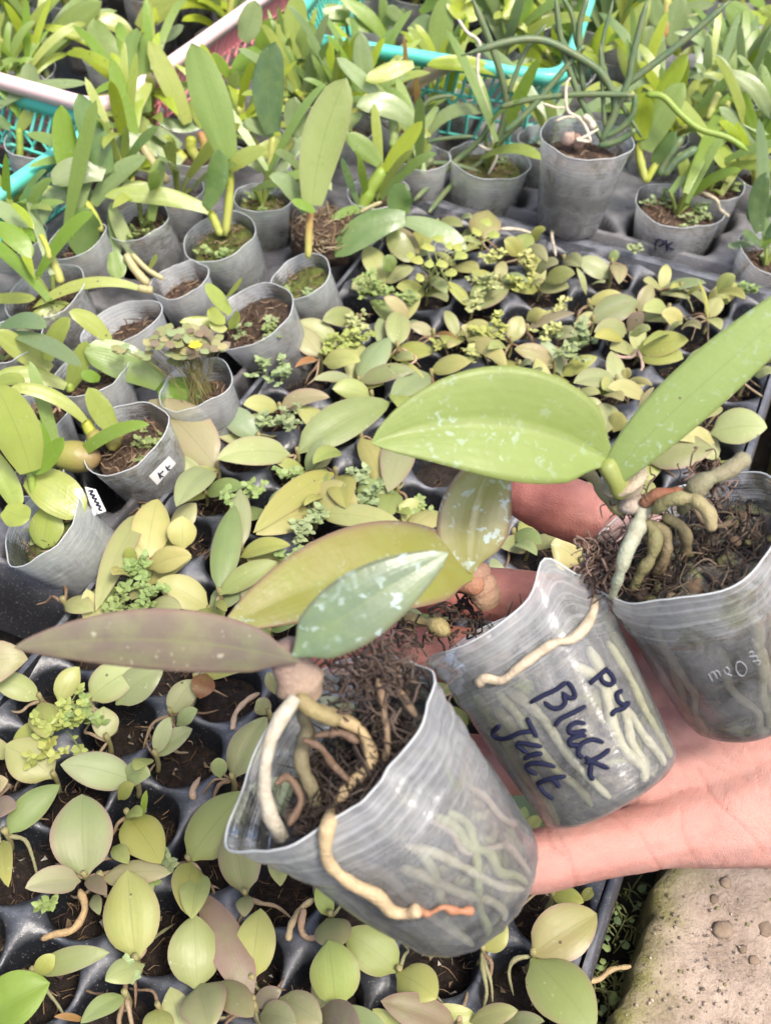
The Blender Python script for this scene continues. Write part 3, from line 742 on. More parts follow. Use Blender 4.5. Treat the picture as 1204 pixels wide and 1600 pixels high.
LOOSE = [  # further orchids: (anchor px, anchor py, anchor z, leaves, canes, label)
 (300, 250, .02, "00:850 745 720 660 610 505 84 l;855 770 700 680 490 505 90 w;685 530 620 320 645 130 132 w;885 580 800 380 700 190 104 l;960 575 860 620 730 555 70 b;850 690 790 640 690 590 60 b;960 600 900 480 960 440 80 l", "00:900 640 900 700 940 760 54 Y;940 620 960 680 950 760 40 r;800 690 850 740 870 760 60 Y", 'orchid with four pale upright blades and yellowish bulbs, behind the glossy one'),
 (60, 220, .03, "00:95 605 180 430 385 480 86 l;110 570 80 460 -10 415 72 G;190 490 130 400 140 290 92 b;-20 510 120 380 420 392 62 b;50 600 -20 560 -60 540 60 d", "00:95 740 95 680 90 600 36 G", 'drooping orchid inside the teal basket at the picture edge'),
 (180, 90, .03, "00:655 130 730 20 880 -15 112 l;500 270 420 150 175 120 52 Y;600 335 470 240 445 85 135 g;195 290 320 90 480 8 112 g;620 180 560 90 440 80 80 l;710 190 790 170 865 120 62 b;180 290 60 180 -20 50 95 b;200 290 190 240 170 190 50 G;200 285 240 240 280 195 36 G", "00:500 280 540 340 560 420 30 g;200 290 215 330 230 380 30 g", 'wide-bladed orchid leaning over the pale pink basket corner'),
 (385, 170, .03, "00:1125 410 1130 300 1230 235 120 G;1092 385 1050 310 1000 248 52 G;1080 440 1090 380 1120 340 60 g;1160 560 1240 500 1260 380 100 b;1140 190 1180 120 1200 0 110 b", "00:1120 420 1130 500 1120 580 46 Y;1090 440 1080 520 1090 590 36 Y", 'bright cupped-leaf orchid beside the pink basket slats'),
 (505, 150, .03, "10:330 405 290 250 330 108 105 p;205 275 170 120 200 -30 115 l;225 280 240 200 250 100 100 w;385 395 440 280 495 150 96 b;200 385 150 320 180 245 72 G;225 390 250 330 255 285 80 w;15 255 40 170 85 88 92 G;300 405 260 420 210 410 40 G;330 400 370 420 440 390 40 G", "10:330 410 320 470 310 540 30 Y;200 390 205 440 210 480 44 g", 'orchid with a tall bronze leaf in front of the teal basket corner'),
 (640, 185, .03, "10:600 470 640 340 820 342 46 l;700 460 790 320 990 290 76 p;1130 340 980 270 800 305 72 Y;750 540 830 470 900 460 40 g;640 450 640 380 590 400 50 l;680 460 720 350 690 150 26 r;750 490 760 440 750 360 30 r", "10:700 470 690 560 650 640 30 Y", 'orchid with a mauve bent leaf over the teal basket netting'),
 (680, 95, .03, "10:855 300 860 130 895 -20 118 w;960 260 985 150 980 60 40 Y;720 150 780 130 830 80 90 b;1050 60 960 60 900 -10 120 Y;900 250 830 180 700 160 80 b", "10:860 300 850 360 830 440 40 g", 'orchid with one tall pale blade rising from the teal basket'),
 (590, 60, .03, "10:605 180 540 60 390 -10 74 G;600 170 610 70 590 -20 52 g;440 80 380 40 275 55 76 w;440 110 400 90 350 110 50 G;600 130 660 90 700 40 50 g;560 140 490 120 420 90 60 w;770 60 840 0 900 -40 60 G;700 100 640 60 620 30 60 b", "10:600 180 605 230 600 280 38 g", 'tangled green orchid at the back corner of the teal basket'),
 (880, 130, .02, "20:110 310 60 160 100 15 125 Y;380 250 420 170 445 100 72 Y;560 370 500 180 640 0 118 l;300 420 200 350 100 400 76 Y;80 420 70 340 90 280 50 G;20 -10 0 40 -40 90 60 Y;0 110 60 60 90 -10 60 G", "20:320 440 330 500 320 560 30 r", 'yellow-green orchid behind the tall cup'),
 (1030, 130, .02, "20:640 425 590 260 655 118 160 b;745 210 740 80 800 -20 95 b;690 120 660 60 660 -20 80 b;540 340 530 220 600 140 100 l;420 200 480 170 545 135 36 G;760 260 770 230 765 210 40 Y", "20:700 180 715 80 720 -20 50 r;640 430 640 500 640 570 36 g", 'orchid with a broad matt blade left of the drooping leaves'),
 (1130, 150, .02, "20:1130 245 1090 80 990 20 112 w;970 385 950 180 865 150 72 b;940 400 910 370 880 360 50 b;960 420 1050 270 1215 262 62 l;820 350 880 300 930 270 34 D;1020 290 980 220 900 200 60 Y;1150 200 1210 120 1240 60 70 l;1110 300 1080 340 1000 330 40 l;900 180 960 150 1010 90 50 w", "20:1110 240 1130 330 1090 400 34 Y;960 420 930 480 910 560 44 g", 'orchid with arching and drooping matt leaves at the upper picture edge'),
 (1190, 60, .02, "20:1120 120 1160 60 1230 40 70 l;1160 170 1120 120 1060 110 50 Y;1200 250 1150 240 1100 250 40 Y;1170 30 1130 -10 1100 -20 60 G", None, 'yellowing orchid high at the picture edge'),
 (1190, 250, .02, "20:1215 560 1150 520 1100 560 60 l;1220 650 1180 600 1120 590 100 b;1215 520 1170 560 1160 620 60 g;1240 700 1200 600 1230 500 80 g", None, 'orchid with wide pale leaves cut by the picture edge'),
]
def tintS(code):
    c = tint(code); return (c[0] * .93, c[1] * 1.04, c[2] * .80) if code in 'lwgGYk' else (c[0] * .85, c[1] * .95, c[2] * .85)
def group_cols(codes):
    return max(set(codes), key=codes.count)
def orchid_leaves(mb, lst, anchor, ml=None):
    codes = []
    for L in lst:
        for pts, w, code in parse(L):
            k = (anchor - CAM).dot(LN)
            off = R.uniform(-.004, .012)
            P = [VP(x, y, anchor, off + .004 * i, .012) for i, (x, y) in enumerate(pts)]
            if len(P) == 2: P = [P[0], (P[0] + P[1]) * .5 + V((0, 0, (P[1] - P[0]).length * .12)), P[1]]
            else:
                P[1] = P[1] * 2 - (P[0] + P[2]) * .5 if False else P[1]
            view = (CAM - P[1]).normalized()
            nrm = (view * .8 + V((0, 0, .35)) + V((R.uniform(-.25, .25), R.uniform(-.2, .2), R.uniform(-.1, .2)))).normalized()
            c = tintS(code)
            e = EDGE[code] * .5
            leaf(mb, P[0], P[1], P[2], px2m(w, P[1]), nrm, c, e, 'spat', .22, 16, 6, twist=R.uniform(-.35, .35), wave=.03)
            codes.append(code)
    return codes
def canes(mb, s, anchor, pencil=False):
    for pts, w, code in parse(s):
        P = [VP(x, y, anchor, .002 + .003 * (i if pencil else 0), .01) for i, (x, y) in enumerate(pts)]
        r = px2m(w, P[0]) * .5; c = tint(code)
        cr = crom(P, 6)
        if pencil: tube(mb, cr, lambda f, r=r: r * (1.0 - .12 * f) * (1 if f < .93 else max(.25, (1 - f) / .07)), c, 8, jitter=.06)
        else: tube(mb, cr, lambda f, r=r: r * (1 + .06 * math.sin(f * 22)), c, 8, jitter=.1, c2=tint('l') if code in 'Yr' else None)
def cane_parts(s, an, root):
    t, rest = s.split(':', 1)
    for e in rest.split(';'):
        mb = MB(); canes(mb, t + ':' + e, an); mb.build('cane', M_CANE, root)
POTS = []
for i, (x, y, w_, z, lab, ci, extra) in enumerate(pots):
    Rc = G(x, y, z); d = px2m(w_, Rc)
    root = thing('potted_orchid', lab, 'potted plant', (Rc.x, Rc.y, 0), 'cups in the pot trays')
    h = .074 if z > .03 else .062
    tl = V((R.uniform(-.08, .08), R.uniform(-.08, .08), 1)).normalized()
    if x < 520 and y > 330: tl = V((R.uniform(-.42, -.22), R.uniform(-.15, .1), 1)).normalized()
    if i == 7: tl = V((-.62, -.1, 1)).normalized(); h = .088
    if z > .06: tl = V((.03, 0, 1)).normalized(); h = .075
    rt = d / 2; sd_ = R.random() * 9
    fn = lambda th, t, s=sd_, rt=rt: (t * t * rt * .10 * noise.noise(V((math.cos(th) * .9, math.sin(th) * .9, s))), .0016 * noise.noise(V((math.cos(th) * 2.2, math.sin(th) * 2.2, s))))
    sl_ = .78 if extra in ('peat', 'oxalis') else .86
    if extra == 'ball':
        mb = MB(); pebble(mb, Rc + V((0, 0, .004)), d * .5, (.10, .07, .04), .7)
        mb.build('root_ball', M_SOIL2, root)
        c = Cup(); c.top = Rc + V((0, 0, .012)); c.ax = V((0, 0, 1)); c.x = V((1, 0, 0)); c.y = V((0, 1, 0))
        bits(root, c, 260, d * .5, cols=[(.20, .14, .08), (.30, .22, .13), (.12, .08, .05), (.42, .34, .22)], L0=.01, L1=.025, fr=.0007)
        cup = c; cup.bvh = None
    else:
        cup = make_cup(Rc, tl, rt, rt * .70, h, M_CUPS[ci], root, fn, soil=sl_, soilmat=M_MOSS if extra == 'moss' else M_SOIL2, nt_=36, nh=14)
        bits(root, cup, 90, rt * .75)
    POTS.append(cup)
    if (y < 400 or x < 130) and extra != 'ball' and i not in (14, 0, 7, 6, 5):
        mb = MB(); nn = 5 if y < 330 else 3
        for k in range(nn):
            aa = R.uniform(0, 6.28); ll = R.uniform(.055, .10); el = R.uniform(.35, 1.3); b_ = cup.top + V((R.uniform(-.01, .01), R.uniform(-.01, .01), R.uniform(0, .03)))
            d_ = V((math.cos(aa) * math.cos(el), math.sin(aa) * math.cos(el), math.sin(el)))
            leaf(mb, b_, b_ + d_ * ll * .6 + V((0, 0, .006)), b_ + d_ * ll - V((0, 0, R.uniform(0, .02))), R.uniform(.007, .011), (V((0, 0, .5)) - d_ * .4 + (CAM - b_).normalized() * .8).normalized(), tintS(R.choice('lwgGb')), .05, 'spat', .25, 12, 4, twist=R.uniform(-.5, .5))
            tube(mb, crom([cup.top, cup.top.lerp(b_, .5) + V((0, 0, .002)), b_], 4), .0016, tintS('l'), 6, cap=False)
        mb.build('side_leaves', M_STRAP, root)
    data = PLANTS.get(i)
    if data:
        mb = MB(); lst = [s for s in data if s and not s.startswith(('cane', 'pencil'))]
        an = cup.top
        if lst:
            orchid_leaves(mb, lst, an); mb.build('leaves', M_STRAP, root)
        for s in data:
            if s and s.startswith(('cane', 'pencil')):
                kind, rest = s.split(':', 1)
                if kind == 'pencil': mb = MB(); canes(mb, rest, an, True); mb.build('leaves', M_CANE, root)
                else: cane_parts(rest, an, root)
    if extra in ('weed', 'weed2', 'weed3', 'moss'):
        mb = MB()
        for _ in range({'weed': 3, 'weed2': 3, 'weed3': 6, 'moss': 2}[extra]):
            a = R.uniform(0, 6.28); q = cup.top + cup.x * math.cos(a) * rt * .55 + cup.y * math.sin(a) * rt * .55
            if extra == 'weed2': q = cup.top + V((rt * R.uniform(.1, .7), R.uniform(-.3, .3) * rt, 0))
            weed_shape(mb, q, .014 if extra != 'moss' else .009, 6, tint(R.choice('bgw')), leafr=.0018)
        mb.build('weeds', M_LEAF, root)
    if extra == 'oxalis':
        mb = MB()
        for _ in range(46):
            q = PZ(R.gauss(285, 32), R.gauss(540, 15), depth(Rc) - .012 + R.uniform(-.01, .01))
            b = R.uniform(0, 6.28)
            for k in range(3):
                dd = V((math.cos(b + k * 2.09), math.sin(b + k * 2.09), R.uniform(0, .2)))
                leaf(mb, q, q + dd * .003, q + dd * .0065, .006, V((R.uniform(-.2, .2), -.2, 1)).normalized(), tint(R.choice('apob')), .3, 'oval', .15, 4, 2)
            tube(mb, crom([cup.top + V((R.uniform(-.01, .01), R.uniform(-.01, .01), 0)), q.lerp(cup.top, .4) + V((0, 0, .004)), q], 3), .0003, (.25, .16, .08), 4, cap=False)
        mb.build('clover_leaves', M_LEAF, root)
        mb = MB(); q = PZ(305, 539, depth(Rc) - .03)
        for k in range(5):
            dd = V((math.cos(k * 1.256), math.sin(k * 1.256), .15)); leaf(mb, q, q + dd * .0022, q + dd * .0042, .003, V((0, -.4, 1)).normalized(), (.75, .55, .03), 0, 'oval', .1, 4, 2)
        mb.build('flower', M_LEAF, root)
    if extra == 'roots':
        mb = MB()
        for k in range(7):
            a = R.uniform(0, 6.28); P = [cup.top + cup.x * math.cos(a + j * .9) * .012 * R.uniform(.5, 1.4) + cup.y * math.sin(a + j * .9) * .012 * R.uniform(.5, 1.4) + V((0, 0, .003 + R.uniform(0, .008))) for j in range(5)]
            tube(mb, crom(P, 5), (.0011, .0005), (.36, .24, .15), 6)
        mb.build('dry_roots', M_ROOT, root)
    if i == 5:
        mb = MB(); an = cup.top
        for (bx, by, ww, hh) in ((150, 686, 30, 30), (177, 690, 28, 30)):
            p = VP(bx, by, an, .004, .02); pebble(mb, p, px2m(ww / 2, p), tuple(x * .5 for x in lin((180, 172, 90))), 1.1)
        P = [VP(x_, y_, an, .006, .015) for x_, y_ in ((82, 712), (110, 712), (135, 715), (157, 712))]
        tube(mb, crom(P, 5), lambda f: .0065 * (.45 + 1.0 * math.sin(math.pi * min(1, .15 + f * .8))), tuple(x * .5 for x in lin((190, 200, 90))), 10, c2=tuple(x * .5 for x in lin((165, 135, 100))))
        mb.build('bulbs', M_CANE, root)
    if i == 14:
        mb = MB(); an = cup.top
        for s in ("20:365 665 345 600 310 550 255 510 250 400 270 360 15 k", "20:300 545 250 545 200 565 12 k", "20:360 660 300 650 330 640 400 600 14 k", "20:245 500 200 500 140 480 10 k", "20:380 600 360 560 330 540 30 r"):
            for pts, w, code in parse(s): tube(mb, crom([VP(a, b, an, .012, .02) for a, b in pts], 5), px2m(w, an) * .5, (.62, .54, .42), 7, jitter=.3)
        for (bx, by, r_, c) in ((888, 216, .005, (.42, .30, .25)), (903, 220, .0055, (.30, .20, .16))):
            pebble(mb, VP(bx, by, an, .004, .03), r_, c, 1.2)
        mb.build('roots', M_ROOT, root)
    if i == 13:
        mb = MB(); an = cup.top
        for s in ("10:950 90 990 150 1050 200 1040 300 1050 400 1090 520 1112 680 15 k", "10:1110 700 1130 740 1090 820 14 k", "10:1045 680 1080 700 1110 705 14 k"):
            for pts, w, code in parse(s): tube(mb, crom([VP(a, b, an, .012, .02) for a, b in pts], 5), px2m(w, an) * .5, (.60, .54, .46), 7, jitter=.3)
        mb.build('roots', M_ROOT, root)
    if i == 15:
        strokes(cup.bvh, [(490, 160, 487, 125, 500, 98, 530, 100, 540, 120, 510, 138), (555, 98, 560, 165), (600, 112, 562, 135, 605, 160)], TILE['b'], .0007, (.02, .02, .04), 'lettering', root)
        mb = MB(); P = [VP(a, b, cup.top, .004, .01) for a, b in ((1096, 300), (1118, 312), (1125, 328), (1138, 338))]
        tube(mb, crom(P, 5), .0013, (.62, .54, .38), 7, jitter=.4); mb.build('roots', M_ROOT, root)
    if i == 9:
        strokes(cup.bvh, [(240, 462, 255, 440, 262, 466), (270, 440, 275, 466), (292, 440, 275, 455, 296, 468), (300, 440, 305, 468), (322, 440, 306, 455, 326, 468)], TILE['01'], .0005, (.02, .02, .04), 'lettering', root)
    if i in (5, 7):
        quad = {5: [(700, 1035), (795, 940), (828, 975), (740, 1078)], 7: [(400, 1085), (452, 1098), (500, 1200), (440, 1222)]}[i]
        qs = [V((q[0] / 3.01, 400 + q[1] / 3.01, 0)) for q in quad]; vs = []; n_ = 7; okk = True
        for a in range(n_ + 1):
            for b in range(n_ + 1):
                p = qs[0].lerp(qs[1], a / n_).lerp(qs[3].lerp(qs[2], a / n_), b / n_)
                dd = ray(p.x, p.y).normalized(); hit = cup.bvh.ray_cast(CAM, dd)
                vs.append((hit[0] if hit[0] is not None else PZ(p.x, p.y, depth(Rc) + .005)) - dd * .0006)
        mb = MB(); mb.add(vs, [(a*(n_+1)+b, a*(n_+1)+b+1, (a+1)*(n_+1)+b+1, (a+1)*(n_+1)+b) for a in range(n_) for b in range(n_)], (.55, .55, .54))
        st = mb.build('sticker', M_PAPER, root); bv = mb.bvh()
        if i == 5: strokes(bv, [(745, 1020, 755, 1045), (770, 1010, 752, 1030, 775, 1040), (780, 990, 800, 1020), (800, 985, 788, 1003, 815, 1005)], TILE['01'], .0005, (.02, .02, .04), 'lettering', st)
        else: strokes(bv, [(415, 1105, 438, 1105, 426, 1120, 446, 1126, 432, 1136), (434, 1140, 456, 1142, 446, 1154, 466, 1162, 450, 1172), (454, 1174, 474, 1176, 466, 1190, 482, 1198)], TILE['01'], .0005, (.02, .02, .04), 'lettering', st)

# ------------------------------------------------------------------ baskets
def basket(px_c, px_1, px_2, z, l1, l2, mrim, mnet, label):
    c0 = G(px_c[0], px_c[1], z); d1 = (G(px_1[0], px_1[1], z) - c0).normalized()
    d2 = V((-d1.y, d1.x, 0)); q = G(px_2[0], px_2[1], z) - c0
    if d2.dot(q) < 0: d2 = -d2
    root = thing('plastic_basket', label, 'basket', (c0 + d1 * l1 / 2 + d2 * l2 / 2) * 1.0 - V((0, 0, z)), 'baskets behind the trays')
    def rr(ins, zz, rad=.022, n_=7):
        pts = []
        for (sx, sy, a0_) in ((0, 0, 180), (1, 0, 270), (1, 1, 0), (0, 1, 90)):
            cx = (ins + rad) if sx == 0 else (l1 - ins - rad); cy = (ins + rad) if sy == 0 else (l2 - ins - rad)
            for k in range(n_):
                a = math.radians(a0_ + 90 * k / (n_ - 1))
                pts.append((cx + rad * math.cos(a), cy + rad * math.sin(a)))
        return [c0 + d1 * x + d2 * y + V((0, 0, zz - z)) for x, y in pts]
    def dens(P, step=.0072):
        Q = []; n_ = len(P)
        for i in range(n_):
            a, b = P[i], P[(i+1) % n_]; k = max(1, int((b - a).length / step))
            Q += [a.lerp(b, j / k) for j in range(k)]
        return Q
    prof = [(.004, z - .010), (-.001, z - .010), (-.003, z - .002), (-.001, z + .001), (.004, z + .0015), (.007, z - .001), (.007, z - .010)]
    loops = [rr(i_, zz) for i_, zz in prof]; mb = MB(); vs = [p for L in loops for p in L]; n_ = len(loops[0]); fs = []
    for i in range(len(prof)):
        for k in range(n_): fs.append((i*n_+k, i*n_+(k+1) % n_, ((i+1) % len(prof))*n_+(k+1) % n_, ((i+1) % len(prof))*n_+k))
    mb.add(vs, fs, (.5, .5, .5)); mb.build('basket_lip', mrim, root)
    mb = MB(); top = dens(rr(.004, z - .009)); N_ = len(top)
    bot_ = rr(.018, .002); mid_ = rr(.010, z * .55)
    def rp(P, i):  # matching point by closest param
        D = dens(P); return D[int(i / N_ * len(D)) % len(D)]
    for i in range(N_):
        t = top[i]; mdp = rp(mid_, i); mdn = rp(mid_, i + (1.0 if i % 2 else -.0)); b = rp(bot_, i)
        tube(mb, [t, mdp], .0015, (.5, .5, .5), 4, cap=False); 
        if i % 2 == 0:
            tube(mb, [mdp, rp(mid_, i + 1) - V((0, 0, .010)), rp(bot_, i + 1)], .0015, (.5, .5, .5), 4, cap=False)
            tube(mb, [rp(mid_, i + 2), rp(mid_, i + 1) - V((0, 0, .010))], .0015, (.5, .5, .5), 4, cap=False)
    for P in (dens(mid_, .01), dens(rr(.014, .022), .01), dens(bot_, .01)):
        tube(mb, P + [P[0]], .0013, (.5, .5, .5), 5, cap=False)
    mb.build('net_side', mnet, root)
    return root
basket((168, 182), (0, 297), (120, 150), .062, .36, .26, M_TEAL, M_TEAL, 'teal plastic basket cut by the left picture edge')
basket((165, 167), (400, 0), (0, 112), .075, .42, .30, M_PINKRIM, M_PINK, 'pale pink rimmed basket with rose net sides')
basket((432, 48), (870, 118), (450, 10), .075, (G(885, 112, .075) - G(432, 48, .075)).length, .28, M_TEAL, M_TEAL, 'teal basket with its long front side above the bronze-leaved orchid')
basket((120, -20), (20, -110), (150, -70), .075, .3, .3, M_PINKRIM, M_PINK, 'rose pink basket at the top left corner of the picture') if False else None

# ------------------------------------------------------------------ loose orchids behind
def little_cup(root, p, r=.026, z=.034, ci=None):
    return make_cup(V((p.x, p.y, z)), V((R.uniform(-.1, .1), R.uniform(-.1, .1), 1)), r, r * .7, .066, M_CUPS[ci if ci is not None else R.randrange(3)], root, None, .8, M_SOIL2, nt_=24, nh=8)
for (x, y, z, L, Cn, lab) in LOOSE:
    an = G(x, y, z); root = thing('potted_orchid', lab, 'potted plant', (an.x, an.y, 0), 'orchids behind the trays')
    little_cup(root, an, .025, .030)
    mb = MB(); orchid_leaves(mb, [L], an); mb.build('leaves', M_STRAP, root)
    if Cn: cane_parts(Cn, an, root)
def filler(p, label, n_=None, tall=.12, codes='lwgGbY'):
    root = thing('potted_orchid', label, 'potted plant', (p.x, p.y, 0), 'orchids behind the trays')
    c = little_cup(root, p, R.uniform(.022, .028), R.uniform(.018, .03)); an = c.top
    mb = MB(); code = R.choice(codes)
    for s in range(R.randint(2, 3)):
        mc = MB()
        a = R.uniform(0, 6.28); le = R.uniform(.3, .6) * tall
        top = an + V((math.cos(a) * .02, math.sin(a) * .02 - .005, le)); st = an + V((R.uniform(-.008, .008), R.uniform(-.008, .008), -.003))
        tube(mc, crom([st, st.lerp(top, .5) + V((0, 0, .005)), top], 5), (.0038, .0026), tint('l'), 7, jitter=.2)
        nl = n_ or R.randint(6, 9)
        for k in range(nl):
            f = .35 + .65 * k / nl; b0_ = st.lerp(top, f); aa = a + k * math.pi + R.uniform(-.6, .6); ll = R.uniform(.65, 1.2) * tall * .98
            el = R.uniform(.3, 1.35); d = V((math.cos(aa) * math.cos(el), math.sin(aa) * math.cos(el), math.sin(el)))
            tip = b0_ + d * ll - V((0, 0, R.uniform(0, .35) * ll * (1.2 - el * .8)))
            md = b0_ + d * ll * .55 + V((0, 0, ll * R.uniform(.05, .22)))
            up = V((0, 0, 1)) * .5 - d * .4 + (CAM - b0_).normalized() * .8
            leaf(mb, b0_, md, tip, R.uniform(.0085, .0135) * tall / .12, up.normalized(), tintS(R.choice([code, code, 'w', 'l', 'Y'])), .05, 'spat', .25, 12, 4, twist=R.uniform(-.5, .5), wave=.04)
        mc.build('cane', M_CANE, root)
    mb.build('leaves', M_STRAP, root)
FL = [(120, 30, 'orchid between the pale pink basket rim and the picture corner'), (30, 60, 'orchid in the top left corner of the picture'), (240, 30, 'orchid in the pink basket near its long rim'),
      (50, 150, 'orchid just inside the front rim of the pink basket'), (300, 10, 'orchid behind the long pink rim at the top edge'), (350, 90, 'orchid against the rose net of the pink basket'),
      (450, 200, 'orchid between the dark bluish leaf and the bronze leaf'), (560, 20, 'orchid in the left end of the far teal basket'), (520, -10, 'orchid at the top edge above the teal basket rim'), (640, 20, 'orchid in the middle of the far teal basket'),
      (720, 30, 'orchid in the right half of the far teal basket'), (790, 40, 'orchid near the right end of the far teal basket'), (840, 0, 'orchid at the top edge behind the teal basket'), (820, 90, 'orchid beside the right end of the teal rim'),
      (900, 60, 'orchid left of the white-rimmed cup'), (1000, 60, 'orchid right of the white-rimmed cup'), (1060, 20, 'orchid near the top edge left of the corner'), (1130, 30, 'orchid in the top right corner of the picture'),
      (1000, 200, 'orchid behind the tall standing cup on the grey tray'), (1150, 200, 'orchid behind the weedy low cup'), (700, 190, 'orchid behind the squat mossy pot'), (590, 200, 'orchid under the holed matt leaf'),
      (400, 250, 'orchid behind the mossy small cup'), (240, 230, 'orchid in front of the pink basket corner'), (30, 180, 'orchid at the back of the near teal basket'),
      (20, 400, 'orchid below the near teal basket at the picture edge'), (540, 240, 'orchid behind the thick pale shoot'),
      (770, 130, 'orchid in the gap behind the squat mossy cup and teal net'), (870, 160, 'orchid right behind the tall cup roots'), (960, 120, 'orchid between tall cup and white-rimmed cup'), (1190, 130, 'orchid at the right picture edge under yellowing leaves'), (1075, 225, 'orchid behind the rim of the low weedy cup, left of the arching leaves'), (1150, 262, 'orchid right of the cup tucked behind the weedy one'), (1015, 262, 'orchid between the tall standing cup and the low weedy cup'), (1204, 220, 'orchid cut by the right picture edge below the wide pale leaves'), (500, 215, 'orchid left of the thick pale shoot behind the long yellowish blade'), (200, 330, 'orchid between the glossy-leaved cup and the basket'),
      (450, -30, 'orchid behind the corner of the far teal basket'), (180, -20, 'orchid at the top edge above the pink basket'), (950, -30, 'orchid behind the white-rimmed cup'), (20, -20, 'orchid beyond the top left corner plant'),
      (380, 20, 'orchid behind the end of the pink rim'), (660, -40, 'orchid at the far side of the far teal basket'), (1180, 320, 'orchid above the dark-rimmed edge cup')]
for (x, y, lab) in FL:
    filler(G(x, y, .0), lab, tall=R.uniform(.09, .135) if y < 150 else R.uniform(.06, .09))

